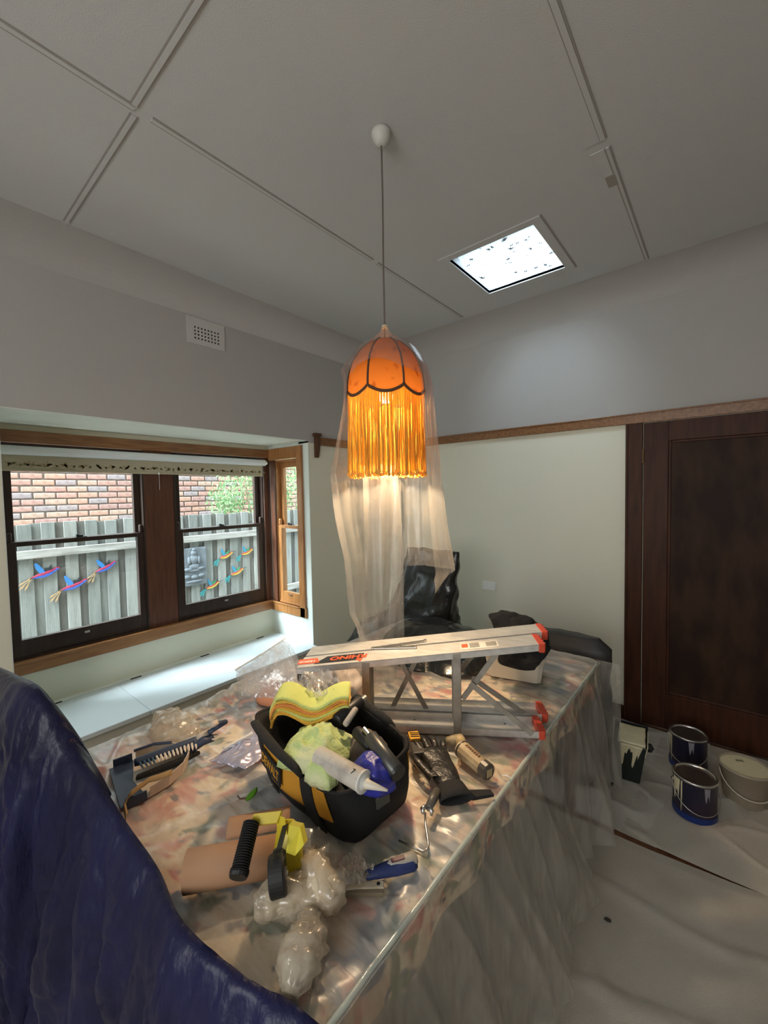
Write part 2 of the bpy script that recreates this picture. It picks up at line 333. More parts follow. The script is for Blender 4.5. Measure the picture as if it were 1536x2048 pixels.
# ------------------------------------------------------------ window bay
m = MB(); t2 = .1
m.box((BX - t2, Y0, ZS), (BX, Y1, .53)); m.box((BX - t2, Y0 - .1, 2.02), (BX, Y1 + .1, ZT + .1)); struct('wall_bay_outer', m, mat('bay_cream_paint', (.70, .69, .55), .6))
m = MB(); SW0, SW1 = -3.293, -2.913    # side window opening
m.box((W - t, Y1, 0), (W - .0005, Y1 + .0035, ZT)); m.box((BX - t2, Y1, ZS - .1), (W - t - .001, Y1 + .1, .52)); m.box((BX - t2, Y1, 2.02), (W - t - .001, Y1 + .1, ZT)); m.box((BX - t2, Y1, .52), (SW0, Y1 + .1, 2.02))
struct('wall_bay_right', m, bay_m)
struct('wall_bay_left', MB().box((BX - t2, Y0 - .1, 0), (W - t - .001, Y0, ZT)).box((W - t, Y0 - .0035, 0), (W - .0005, Y0, ZT)), bay_m)
struct('ceiling_bay', MB().box((BX - t2, Y0 - .1, ZT), (W - t - .001, Y1 + .1, ZT + .1)).box((W - t, Y0, ZT), (W - .0005, Y1, ZT + .0035)), bay_m)
seat = thing('window_seat', (-3.0, 1.35, 0), 'glossy white built-in window seat with lift-up lids below the bay window', 'window seat')
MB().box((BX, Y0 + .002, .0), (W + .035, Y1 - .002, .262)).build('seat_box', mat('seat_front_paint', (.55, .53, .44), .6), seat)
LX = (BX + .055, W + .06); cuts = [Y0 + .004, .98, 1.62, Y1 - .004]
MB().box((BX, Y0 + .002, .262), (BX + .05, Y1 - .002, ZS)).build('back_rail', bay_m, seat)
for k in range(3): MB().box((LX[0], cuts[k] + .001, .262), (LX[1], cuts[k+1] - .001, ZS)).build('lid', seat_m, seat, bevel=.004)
for px, py in ((104, 1400), (270, 1354), (405, 1309), (513, 1273)):
    p = at(px, py, z=ZS); m = MB(); m.box((BX + .042, p.y - .035, ZS), (BX + .060, p.y + .035, ZS + .0025)); m.tube([(BX + .051, p.y - .035, ZS + .003), (BX + .051, p.y + .035, ZS + .003)], .003, 6)
    m.build('hinge', mat('dark_hinge', (.08, .07, .06), .5, .6), seat)
# timber of the window
struct('trim_13', MB().box((BX - .002, Y0, 1.955), (BX + .022, Y1, 2.03)), trim_wood, bevel=.003)
m = MB(); m.box((BX - .002, Y0, .518), (BX + .024, Y1, .585)); m.box((BX - .06, Y0, .585), (BX + .036, Y1, .606)); struct('trim_14', m, mat('sill_wood', (.34, .16, .06), .35, col2=(.26, .11, .04), nscale=5, nstretch=(8, 1, 8), coat=.3), bevel=.004)
struct('trim_15', MB().box((BX - .09, 1.229, .606), (BX - .004, 1.448, 1.96)), dark_wood, bevel=.004)
struct('trim_16', MB().box((BX - .09, 2.262, .606), (BX + .012, Y1, 1.96)), dark_wood, bevel=.006)
struct('trim_17', MB().box((BX - .09, Y0, .606), (BX - .002, .437, 1.96)), sash_wood)
def hung(n, f, u0, u1, z0, zm, z1, st, wood, label, lockm=black_m, br=.10):
    "double hung window; f(u, d, z) -> world, d = depth outwards"
    root = thing('window_%d' % n, f((u0 + u1)/2, 0, z0), label, None, kind='structure')
    def bx(mb, a, b):
        p, q = f(*a), f(*b); mb.box([min(i, j) for i, j in zip(p, q)], [max(i, j) for i, j in zip(p, q)])
    m = MB(); bx(m, (u0, 0, z0), (u0 + .012, .09, z1)); bx(m, (u1 - .012, 0, z0), (u1, .09, z1)); bx(m, (u0, 0, z1 - .02), (u1, .09, z1)); bx(m, (u0, .0, z0), (u1, .09, z0 + .014)); m.build('window_frame', wood, root, bevel=.002)
    a0, a1 = u0 + .012, u1 - .012
    def sash(nm, d, zb, zt, rb, rt):
        m = MB(); bx(m, (a0, d, zb), (a0 + st, d + .034, zt)); bx(m, (a1 - st, d, zb), (a1, d + .034, zt)); bx(m, (a0 + st, d, zb), (a1 - st, d + .034, zb + rb)); bx(m, (a0 + st, d, zt - rt), (a1 - st, d + .034, zt))
        s = m.build(nm, wood, root, bevel=.003)
        m = MB(); bx(m, (a0 + st, d + .015, zb + rb), (a1 - st, d + .019, zt - rt)); m.build('glass', glass_m, s)
        return s
    lo = sash('lower_sash', .006, z0 + .014, zm + .016, br, .03)
    up = sash('upper_sash', .044, zm - .012, z1 - .02, .03, .05)
    for u, s in ((a0, 1), (a1, -1)):       # sash horns above the meeting rail
        m = MB(); q = f(u, .006, 0); q2 = f(u + s * .028, .036, 0)
        m.box([min(q[0], q2[0]), min(q[1], q2[1]), zm + .016], [max(q[0], q2[0]), max(q[1], q2[1]), zm + .075]); m.build('sash_horn', wood, lo, bevel=.009)
    uc = (u0 + u1)/2; m = MB(); bx(m, (uc - .03, .01, zm + .016), (uc + .03, .05, zm + .021)); bx(m, (uc - .022, .015, zm + .021), (uc + .01, .035, zm + .032)); bx(m, (uc - .03, .012, zm + .021), (uc - .014, .028, zm + .038)); m.build('sash_lock', lockm, lo, bevel=.002)
    m = MB(); bx(m, (uc - .015, -.006, z0 + .05 + br*.3), (uc + .015, .006, z0 + .062 + br*.3)); m.build('sash_lift', chrome, lo, bevel=.002)
    return root
fw = lambda u, d, z: V((BX - d, u, z))
hung(1, fw, .437, 1.229, .606, 1.328, 1.955, .045, sash_wood, 'near double-hung sash window of the bay', br=.11)
hung(2, fw, 1.448, 2.262, .606, 1.328, 1.955, .05, sash_wood, 'far double-hung sash window of the bay', br=.11)
fs = lambda u, d, z: V((u, Y1 + .004 + d, z))
hung(3, fs, SW0 + .03, SW1, .60, 1.31, 1.93, .045, side_wood, 'narrow side sash window of the bay', br=.09)
m = MB(); m.box((-2.925, Y1 - .022, .51), (-2.855, Y1, 2.035)); m.box((SW0 - .05, Y1 - .022, 1.93), (-2.925, Y1, 2.035)); m.box((SW0 - .05, Y1 - .022, .51), (-2.845, Y1, .60)); m.box((SW0 - .05, Y1 - .03, .585), (-2.93, Y1 + .02, .60))
struct('trim_18', m, side_wood, bevel=.004)
struct('trim_19', MB().box((SW0 - .03, Y1 - .016, .60), (SW0 + .032, Y1 + .03, 1.93)), dark_wood, bevel=.005)
# roller blind
rb = thing('roller_blind', (-3.285, 1.33, 1.9), 'roller blind with white roll and beige leaf-print fabric across the bay window', 'blind')
MB().tube([(-3.285, .39, 1.902), (-3.285, 2.238, 1.902)], .028, 20).build('roll', mat('white_blind_backing', (.74, .78, .80), .6), rb, smooth=False)
blind_m = mat('beige_leaf_fabric', (.47, .42, .30), .85, bump=.2, bscale=300)
b_ = MB().box((-3.312, .40, 1.79), (-3.309, 2.228, 1.90)).build('fabric', blind_m, rb)
motif = mat('brown_leaf_print', (.37, .30, .175), .85); mL = MB()
for i in range(20):
    y = .48 + i * .0905
    for dy, dz, s in ((0, 0, 1), (.045, -.006, .5), (.02, .066, .55)):
        for k in range(9):
            a = random.uniform(0, 2*PI); r = random.uniform(0, .020) * s; q = random.uniform(.008, .014) * (s + .1)
            Mx = Matrix.Translation((-3.3088, y + dy + r*math.cos(a)*1.3, 1.822 + dz + r*math.sin(a)*.8)) @ Matrix.Rotation(a, 4, 'X')
            mL.add([(0, -q, 0), (0, 0, -q*.5), (0, q, 0), (0, 0, q*.6)], [(0, 1, 2, 3)], Mx)
mL.build('leaf_print', motif, rb, kind='stuff')
MB().box((-3.316, .40, 1.778), (-3.304, 2.228, 1.793)).build('hem_bar', blind_m, rb, bevel=.003)
m = MB(); p = at(318, 940, x=-3.30); m.tube([(-3.302, p.y, 1.785), (-3.302, p.y, 1.66)], .0012, 5); m.lathe([(.004, 0), (.007, .004), (.007, .01), (.003, .016)], 10, Matrix.Translation((-3.302, p.y, 1.775))); m.build('pull_cord', white_m, rb)
m = MB(); m.box((-3.30, 2.238, 1.89), (-3.27, 2.262, 1.915)); m.tube([(-3.285, 2.236, 1.902), (-3.285, 2.252, 1.902)], .02, 16); m.build('end_bracket', chrome, rb)

# ------------------------------------------------------------ outside
struct('ground_outside', MB().box((-9, -4, -.55), (W - t - .6, 8, -.5)), mat('outside_ground', (.22, .19, .15), .95, col2=(.3, .27, .22), nscale=12))
brk_cols = [(.20, .105, .080), (.215, .12, .085), (.18, .098, .082), (.21, .135, .10), (.145, .112, .11), (.205, .110, .088)]
bm = [mat('clay_brick_%d' % i, c, .9, col2=tuple(min(1, k * 1.3 + .02) for k in c), nscale=14, bump=.4, bscale=60) for i, c in enumerate(brk_cols)]
bw = thing('brick_wall', (-6.85, 2.5, -.5), 'sunlit clay brick wall of the neighbouring house beyond the fence', 'wall')
MB().box((-7.0, -2.5, -.5), (-6.82, 7.5, 2.75)).build('mortar_bed', mat('pale_mortar', (.27, .22, .19), .95), bw)
brick_me = []
for i in range(len(bm)):
    for k in range(2):
        ob = MB().box((-.02, -.113 + k*.004, -.037), (.02, .113, .037 - k*.002)).build('brick', bm[i], bw, bevel=.012); brick_me.append(ob)
protos = brick_me[:]; used = 0; 
for r in range(13):
    for c in range(22):
        y = .35 + c * .238 + (.119 if r % 2 else 0) + random.uniform(-.003, .003); z = 1.32 + r * .084
        if used < len(protos): o = protos[used]
        else:
            o = random.choice(protos).copy(); COL.objects.link(o); o.parent = bw
        used += 1
        o.location = V((-6.81 + random.uniform(-.003, .003), y, z)) - V((-6.85, 2.5, -.5))
        if used <= len(protos): o.data.transform(Matrix.Translation(V((-6.85, 2.5, -.5))))
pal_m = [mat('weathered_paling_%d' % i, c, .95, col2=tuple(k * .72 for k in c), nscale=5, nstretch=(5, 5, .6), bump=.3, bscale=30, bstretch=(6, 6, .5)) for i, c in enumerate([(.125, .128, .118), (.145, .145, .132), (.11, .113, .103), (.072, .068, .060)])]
fn = thing('paling_fence', (-4.8, 2.2, -.5), 'weathered grey timber paling fence in front of the brick wall', 'fence')
y = -.2; i = 0
while y < 5.1:
    h = 1.39 + random.uniform(-.008, .008)
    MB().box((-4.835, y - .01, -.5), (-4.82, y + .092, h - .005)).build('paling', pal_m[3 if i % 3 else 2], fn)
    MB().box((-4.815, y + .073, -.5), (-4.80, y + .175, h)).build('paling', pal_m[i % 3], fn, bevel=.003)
    y += .168; i += 1
rail_m = mat('pale_fence_rail', (.20, .19, .175), .95, col2=(.12, .112, .10), nscale=5, nstretch=(4, .6, 6), bump=.5, bscale=20, bstretch=(3, .4, 3))
for z, h, d in ((1.115, .075, .04), (.30, .085, .04)): MB().box((-4.80, -.3, z - h/2), (-4.80 + d, 5.2, z + h/2)).build('fence_rail', rail_m, fn, bevel=.006)
sf = thing('side_fence', (-4.0, 5.05, -.5), 'grey side fence with low rail seen through the narrow side window', 'fence')
x = -4.78; i = 0
while x < -2.6:
    MB().box((x, 5.1, -.5), (x + .13, 5.115, 1.42)).build('paling', pal_m[i % 4], sf, bevel=.003); x += .137; i += 1
for z in (1.15, .25): MB().box((-4.78, 5.06, z - .045), (-2.6, 5.1, z + .045)).build('fence_rail', rail_m, sf)
# metal birds on the fence
def bird(name, x, y, z, sc, cols, label, group, tilt=0):
    T = Matrix.Translation((x, y, z)) @ Matrix.Rotation(tilt + .22, 4, 'X') @ Matrix(((0, 0, 1, 0), (1, 0, 0, 0), (0, 1, 0, 0), (0, 0, 0, 1))) @ Matrix.Scale(sc, 4)
    root = thing(name, (x, y, z), label, 'bird ornament', group)
    body = [(-.42, -.02), (-.2, -.10), (.0, -.13), (.2, -.10), (.36, -.02), (.48, .02), (.56, .03), (.52, .09), (.42, .10), (.3, .06), (.1, .06), (-.15, .05)]
    # swept rounded body: stacked outlines
    m = MB(T); c = V((.05, -.02)); 
    rs = [[(c.x + (px - c.x) * k, c.y + (py - c.y) * k, d) for px, py in body] for k, d in ((.86, 0), (1, .03), (.97, .06), (.8, .09), (.4, .105))]
    m.rings(rs); m.build('body', cols[0], root, smooth=False)
    MB(T).prism([(-.34, -.05), (-.18, -.105), (0, -.138), (.2, -.105), (.36, -.03), (.5, .03), (.44, .07), (.3, .0), (.15, -.03), (0, -.045), (-.2, -.03)], .05, .113).build('belly', cols[1], root)
    MB(T).prism([(-.10, .03), (-.17, .26), (-.16, .46), (-.10, .47), (-.04, .36), (.03, .2), (.06, .04)], .05, .075).build('wing', cols[2], root)
    MB(T).prism([(.05, .04), (.1, .2), (.2, .16), (.32, .26), (.3, .13), (.22, .04)], .03, .055).build('wing', cols[3], root)
    for a, l in ((-.02, .56), (.28, .50), (-.30, .46)):
        Mx = T @ Matrix.Translation((-.36, -.02, .04)) @ Matrix.Rotation(PI + .62 + a, 4, 'Z')
        MB(Mx).prism([(0, -.022), (l*.4, -.010), (l*.8, -.032), (l, 0), (l*.8, .032), (l*.4, .010), (0, .022)], 0, .02).build('tail_feather', cols[4], root)
    MB(T).tube([(.55, .06, .05), (.68, .06, .05), (.82, .02, .05)], [.018, .012, .004], 6).build('beak', cols[5], root)
def pm(n, c): return mat(n, tuple(k * .36 for k in c), .6, spec=.2)
bl, rd, cb, bk, st_, pk = pm('blue_enamel', (.05, .14, .55)), pm('crimson_enamel', (.42, .03, .08)), pm('bright_blue_enamel', (.05, .25, .62)), pm('dark_enamel', (.03, .04, .05)), pm('straw_enamel', (.62, .40, .20)), pm('violet_enamel', (.16, .18, .55))
tl, yl, gr, tu, orr = pm('teal_enamel', (.02, .40, .42)), pm('yellow_enamel', (.70, .50, .08)), pm('green_enamel', (.05, .32, .13)), pm('sky_enamel', (.05, .30, .45)), pm('brick_red_enamel', (.42, .08, .05))
FX = -4.795
for (px, py, s, nmx) in ((88, 1148, .24, 'blue and crimson metal bird leftmost on the fence'), (146, 1172, .24, 'blue and crimson metal bird lowest of the three on the fence left'), (210, 1136, .22, 'blue and crimson metal bird nearest the dark mullion')):
    p = at(px, py, x=FX + .03); bird('metal_bird', FX - .003, p.y, p.z, s, [rd, bl, cb, bk, st_, bk], nmx, 'blue and red metal birds', .12 if px > 200 else 0)
for (px, py, s, nmx) in ((452, 1112, .21, 'teal and yellow metal bird above, nearest the stone plaque'), (494, 1105, .20, 'teal and yellow metal bird partly hidden at the right edge of the far window'), (474, 1145, .21, 'teal and yellow metal bird in the middle of its group'), (425, 1172, .20, 'teal and yellow metal bird lowest beside the stone plaque')):
    p = at(px, py, x=FX + .03); bird('metal_bird', FX - .003, p.y, p.z, s, [orr, yl, tu, gr, tl, bk], nmx, 'teal and yellow metal birds')
# stone plaque
p0 = at(362, 1098, x=FX); p1 = at(412, 1166, x=FX); stone = mat('grey_cast_stone', (.05, .058, .066), .9, col2=(.08, .09, .10), nscale=12, bump=.4, bscale=40)
pq = thing('stone_plaque', (FX, p0.y, p1.z), 'dark grey stone relief plaque of a seated figure on the fence', 'plaque')
yc = (p0.y + p1.y)/2; zc = (p0.z + p1.z)/2; hy = abs(p1.y - p0.y)/2 + .01; hz = abs(p0.z - p1.z)/2
MB().box((FX - .003, yc - hy, zc - hz), (FX + .025, yc + hy, zc + hz)).build('slab', stone, pq, bevel=.01)
def blob(mb, y, z, ry, rz, rx=.03):
    rs = []
    for i in range(7):
        a = -PI/2 + PI * i / 6; rs.append([(FX + .02 + rx * max(0, .001 + math.cos(a) * (math.cos(b)*.5 + .5)), y + ry * math.cos(a) * math.sin(b), z + rz * math.sin(a)) for b in [2*PI*j/12 for j in range(12)]])
    mb.rings(rs)
m = MB(); k = hy / .14
for (dy, dz, ry, rz) in ((0, .19, .032, .042), (0, .235, .018, .02), (0, .10, .05, .07), (-.055, .09, .018, .06), (.055, .09, .018, .06), (0, -.0, .06, .05), (-.07, -.03, .06, .025), (.07, -.03, .06, .025), (0, -.05, .07, .02), (-.08, -.13, .04, .03), (0, -.14, .045, .03), (.08, -.13, .04, .03), (0, -.2, .1, .02)): blob(m, yc - .01 + dy * k, zc + dz * hz / .26, ry * k, rz * hz / .26)
m.build('seated_relief', stone, pq, smooth=True)
# shrub
sh = thing('leafy_shrub', (-5.9, 3.9, -.5), 'bright green leafy shrub overhanging the fence in front of the bricks', 'shrub')
m = MB(); lc = [(-5.75, 3.55, 1.70, .48), (-5.6, 4.1, 1.85, .55), (-5.5, 4.5, 1.75, .6), (-5.8, 3.25, 1.52, .28), (-5.5, 3.8, 1.45, .35), (-5.2, 4.8, 1.6, .5), (-5.9, 3.6, 2.1, .4), (-5.3, 4.6, 2.3, .5)]
for i in range(5200):
    c = random.choice(lc); d = V((random.gauss(0, 1), random.gauss(0, 1), random.gauss(0, 1))).normalized() * c[3] * random.random() ** .45
    p = V(c[:3]) + d
    if p.z < 1.32 and random.random() < .7: continue
    s = random.uniform(.018, .034); Mx = Matrix.Translation(p) @ Euler((random.uniform(0, 6), random.uniform(0, 6), random.uniform(0, 6))).to_matrix().to_4x4()
    m.add([(-s, 0, 0), (0, -s*.42, .003), (s, 0, 0), (0, s*.42, .003)], [(0, 1, 2, 3)], Mx)
m.build('foliage', translucent('green_leaves', (.07, .14, .05), .35, col2=(.17, .26, .13), nscale=3, nlo=.4, nhi=.6), sh, kind='stuff')
m = MB()
for c in lc: m.tube([(-5.8, 3.9, -.5), (-5.75 + (c[0] + 5.75)*.4, 3.9 + (c[1]-3.9)*.4, .7), V(c[:3]), V(c[:3]) + V((.05, .1, c[3]*.6))], [.03, .018, .009, .003], 6)
m.build('stem', mat('shrub_bark', (.16, .11, .07), .9), sh)

# wall vent
p0 = at(373, 630, x=W); p1 = at(450, 704, x=W); cy_, cz_ = 1.457, 2.715
vt = thing('air_vent', (W, cy_, cz_), 'small plaster air vent with square holes high on the left wall', 'vent')
gx0, gz0 = 1.372, 2.668; nh, nv_, sp = 8, 4, .0235
m = MB(); X0 = W; T_ = .008
ys = [1.33, ]; 
# plate made as bars around the holes
hs = .0125
ybars = [(1.325, gx0)] + [(gx0 + i*sp + hs, gx0 + (i+1)*sp) for i in range(nh - 1)] + [(gx0 + (nh-1)*sp + hs, 1.59)]
for a, b in ybars: m.box((X0, a, 2.632), (X0 + T_, b, 2.81))
zb = [(2.632, gz0)] + [(gz0 + i*sp + hs, gz0 + (i+1)*sp) for i in range(nv_ - 1)] + [(gz0 + (nv_-1)*sp + hs, 2.81)]
for i in range(nh):
    for a, b in zb: m.box((X0, gx0 + i*sp, a), (X0 + T_, gx0 + i*sp + hs, b))
m.build('vent_plate', vent_m, vt)
MB().box((X0 + .0005, gx0, gz0), (X0 + .002, gx0 + nh*sp, gz0 + nv_*sp)).build('vent_recess', hole_m, vt)
p = at(668, 673, x=W); o = MB().tube([(W, p.y, p.z - .002), (W + .03, p.y, p.z), (W + .035, p.y + .015, p.z - .012), (W + .02, p.y + .025, p.z + .01)], .003, 6).build('wall_hook', mat('dark_hook', (.1, .07, .05), .5, .7), loc=(W, p.y, p.z)); tag(o, 'tiny dark hook high on the left wall near the corner', 'hook')

# ------------------------------------------------------------ pendant lamp
LXY = V((-1.0503, 1.2864, 0)); LX_, LY_ = LXY.x, LXY.y
lamp = thing('pendant_lamp', (LX_, LY_, ZC), 'lit orange fabric pendant lamp with scalloped shade and long golden fringe', 'lamp')
LM = Matrix.Translation((LX_, LY_, 0))
MB(LM).lathe([(0, ZC - .001), (.036, ZC - .001), (.038, ZC - .014), (.034, ZC - .030), (.024, ZC - .048), (.010, ZC - .056), (0, ZC - .056)], 28).build('ceiling_rose', mat('rose_plastic', (.62, .60, .55), .45), lamp, smooth=True)
MB(LM).tube([(0, 0, ZC - .05), (.001, .001, 2.75), (-.001, 0, 2.5), (0, 0, 2.20)], .0034, 8).build('cord', mat('brown_flex', (.14, .11, .09), .6), lamp)
NP = 7; ang0 = math.atan2(-LY_, -LX_) + PI / NP   # a panel faces the viewer
shade_m = translucent('orange_shade_fabric', (.42, .135, .024), .16, col2=(.24, .06, .015), nscale=17, nlo=.58, nhi=.68)
prof = [(.045, 2.200), (.072, 2.185), (.105, 2.155), (.130, 2.115), (.145, 2.07), (.151, 2.03), (.152, 2.0)]
def shade_pt(a, t):
    k = (a / (2*PI) * NP) % 1; f_ = t * (len(prof) - 1); i = min(int(f_), len(prof) - 2); g = f_ - i
    r = prof[i][0] * (1-g) + prof[i+1][0] * g; z = prof[i][1] * (1-g) + prof[i+1][1] * g
    r *= (math.cos(PI/NP) / math.cos((k - .5) * 2*PI/NP)) * .55 + .45 + .02 * math.sin(PI*k)
    z -= (t ** 3) * .026 * math.sin(PI * k) ** .8
    A = a + ang0; return V((r*math.cos(A), r*math.sin(A), z))
for k in range(NP):
    MB(LM).grid(lambda u, v: shade_pt((k + .03 + u * .94) * 2*PI/NP, v), 10, 14).build('shade_panel', shade_m, lamp, smooth=True)
rib_m = mat('brown_braid', (.10, .05, .025), .9)
for k in range(NP): MB(LM).tube([shade_pt(k * 2*PI/NP, v/10) for v in range(11)], .0042, 6).build('braid_rib', rib_m, lamp)
n = 140; MB(LM).tube([shade_pt(i/n * 2*PI, 1.0) + V((0, 0, -.002)) for i in range(n + 1)], .0062, 6, cap=False).build('scalloped_braid', rib_m, lamp)
fr_m = translucent('golden_fringe_thread', (.80, .52, .10), .42)
m = MB(LM); knots = MB(LM)
for i in range(460):
    a = (i + random.uniform(-.4, .4)) / 460 * 2*PI; p = shade_pt(a, 1.0); j1, j2 = random.gauss(0, .004), random.gauss(0, .004)
    zb_ = 1.676 + random.uniform(-.006, .008) ; q = V((p.x * .985 + j1, p.y * .985 + j2, zb_))
    pts = [p + V((0, 0, -.003)), p.lerp(q, .35) + V((random.gauss(0, .002), random.gauss(0, .002), 0)), p.lerp(q, .7) + V((random.gauss(0, .002), random.gauss(0, .002), 0)), q]
    m.tube(pts, [.0013, .0015, .0016, .0017], 4, cap=False)
    knots.tube([q + V((0, 0, .004)), q, q + V((random.gauss(0, .002), random.gauss(0, .002), -.008))], [.0015, .0032, .0036], 5)
m.build('fringe', fr_m, lamp, kind='stuff'); knots.build('fringe_end', translucent('fringe_tuft', (.95, .62, .15), .4), lamp, kind='stuff')
m = bpy.data.materials.new('bulb_glow'); m.use_nodes = True; b = m.node_tree.nodes['Principled BSDF']; b.inputs['Emission Color'].default_value = (1, .72, .36, 1); b.inputs['Emission Strength'].default_value = 9
bulb = MB(LM).lathe([(0, 1.958), (.018, 1.962), (.028, 1.972), (.03, 1.985), (.024, 2.0), (.014, 2.012), (.013, 2.02), (0, 2.02)], 20).build('bulb', m, lamp, smooth=True)
MB(LM).lathe([(0, 2.02), (.019, 2.021), (.019, 2.07), (.008, 2.09), (0, 2.09)], 18).build('lamp_holder', white_m, lamp)
pl = bpy.data.lights.new('bulb_light', 'POINT'); pl.energy = 9; pl.color = (1, .70, .38); pl.shadow_soft_size = .014
po = bpy.data.objects.new('bulb_light', pl); po.location = (LX_, LY_, 1.942); COL.objects.link(po)

# extra spot added below the bulb to brighten the table
sl_ = bpy.data.lights.new('table_fill_spot', 'SPOT'); sl_.energy = 44; sl_.color = (1, .74, .46); sl_.spot_size = math.radians(138); sl_.spot_blend = .9; sl_.shadow_soft_size = .03
so2 = bpy.data.objects.new('table_fill_spot', sl_); so2.location = (LX_, LY_, 1.80); COL.objects.link(so2)
# dust sheet over the lamp
sd = V((LY_, -LX_, 0)).normalized(); dp = V((LX_, LY_, 0)).normalized()   # sideways (right) and away from viewer
def lerp_tab(tab, z):
    if z >= tab[0][0]: return tab[0][1]
    for (z0, r0), (z1, r1) in zip(tab, tab[1:]):
        if z >= z1: g = (z0 - z) / (z0 - z1); return r0*(1-g) + r1*g
    return tab[-1][1]
TL = [(2.275, .004), (2.25, .012), (2.22, .03), (2.205, .06), (2.17, .11), (2.12, .15), (2.085, .178), (2.04, .165), (1.95, .170), (1.68, .226), (1.5, .205), (1.334, .170), (1.12, .155), (1.066, .13), (.95, .10), (.80, .09)]
TR = [(2.275, .004), (2.25, .012), (2.22, .03), (2.205, .06), (2.17, .12), (2.12, .152), (2.085, .170), (2.02, .186), (1.95, .188), (1.6, .215), (1.4, .24), (1.286, .258), (1.2, .22), (1.0, .10), (.80, .08)]
TD = [(2.275, .004), (2.25, .012), (2.22, .03), (2.205, .06), (2.17, .11), (2.12, .148), (2.085, .165), (1.9, .175), (1.6, .16), (1.3, .12), (1.0, .08), (.8, .07)]
def cover(u, v):
    a = (-90 + 44 + u * 252) * PI / 180   # starts right of front, goes round the back to the left front
    deg = math.degrees(a)
    if deg < -20: zb_ = 1.20 + (abs(deg + 35) / 20) * .12
    elif deg < 75: zb_ = 1.285
    else: zb_ = .80 + max(0, (deg - 190)) * .0045
    zt = 2.275; z = zt + (zb_ - zt) * v ** .85
    Rx = lerp_tab(TR if math.cos(a) > 0 else TL, z); Ry = lerp_tab(TD, z)
    k = max(0, min(1, (2.1 - z) / .5)); fold = k * (.020 * math.sin(a * 6 + z * 1.5) + .016 * nz(a * 3, z * 2) + .022 * max(0, ridge(a * 2.6 + z * .6, z * .5, 4)) ** 5)
    rx = Rx * math.cos(a) ; ry = (Ry + fold) * math.sin(a)
    return V((LX_, LY_, z)) + sd * (rx + fold * .3 * math.cos(a)) + dp * ry
cv = thing('lamp_dust_sheet', (LX_, LY_, 2.27), 'clear plastic dust sheet draped over the pendant lamp and hanging to the table', 'dust sheet')
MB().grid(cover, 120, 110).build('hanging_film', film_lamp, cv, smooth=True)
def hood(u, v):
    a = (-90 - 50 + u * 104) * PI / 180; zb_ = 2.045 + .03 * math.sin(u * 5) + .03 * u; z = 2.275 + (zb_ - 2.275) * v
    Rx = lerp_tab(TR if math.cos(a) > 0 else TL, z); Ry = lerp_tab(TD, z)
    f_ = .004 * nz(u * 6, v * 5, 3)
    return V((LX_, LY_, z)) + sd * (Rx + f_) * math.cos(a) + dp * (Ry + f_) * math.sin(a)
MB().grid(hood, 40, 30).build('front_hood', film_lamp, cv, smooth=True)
def fall(u, v):   # the long central fold that reaches the table
    s = -.105 + u * .145 + v * (-.02 + u * .05); z = 1.72 - v * (1.72 - .79)
    return V((LX_, LY_, z)) + sd * (s + .008 * math.sin(v * 5)) + dp * (.07 + .03 * math.sin(u * 9 + v * 2) + .012 * nz(u * 5, v * 4))
MB().grid(fall, 40, 60).build('long_fold', film_lamp, cv, smooth=True)
MB().tube([V((LX_, LY_, 2.262)), V((LX_, LY_, 2.25))], .011, 12).build('tape_wrap', translucent('cream_tape', (.8, .72, .5), .4), cv)

# ------------------------------------------------------------ table, cloth, plastic sheet
TX0, TX1, TY0, TY1, TZ = -1.66, -.492, .33, 2.19, .735
tb = thing('dining_table', ((TX0+TX1)/2, (TY0+TY1)/2, 0), 'dining table with dark timber legs under a floral cloth and clear plastic', 'table')
MB().box((TX0, TY0, TZ - .035), (TX1, TY1, TZ)).build('tabletop', door_wood, tb, bevel=.004)
for x in (TX0 + .09, TX1 - .09):
    for y in (TY0 + .1, TY1 - .1): MB(Matrix.Translation((x, y, 0))).lathe([(0, 0), (.022, 0), (.03, .05), (.024, .12), (.036, .3), (.03, .5), (.042, .56), (.042, TZ - .036), (0, TZ - .036)], 14).build('leg', door_wood, tb, smooth=True)
m = MB(); m.box((TX0 + .06, TY0 + .07, .6), (TX0 + .085, TY1 - .07, TZ - .036)); m.box((TX1 - .085, TY0 + .07, .6), (TX1 - .06, TY1 - .07, TZ - .036)); m.box((TX0 + .085, TY0 + .07, .6), (TX1 - .085, TY0 + .095, TZ - .036)); m.box((TX0 + .085, TY1 - .095, .6), (TX1 - .085, TY1 - .07, TZ - .036)); m.build('apron', door_wood, tb)
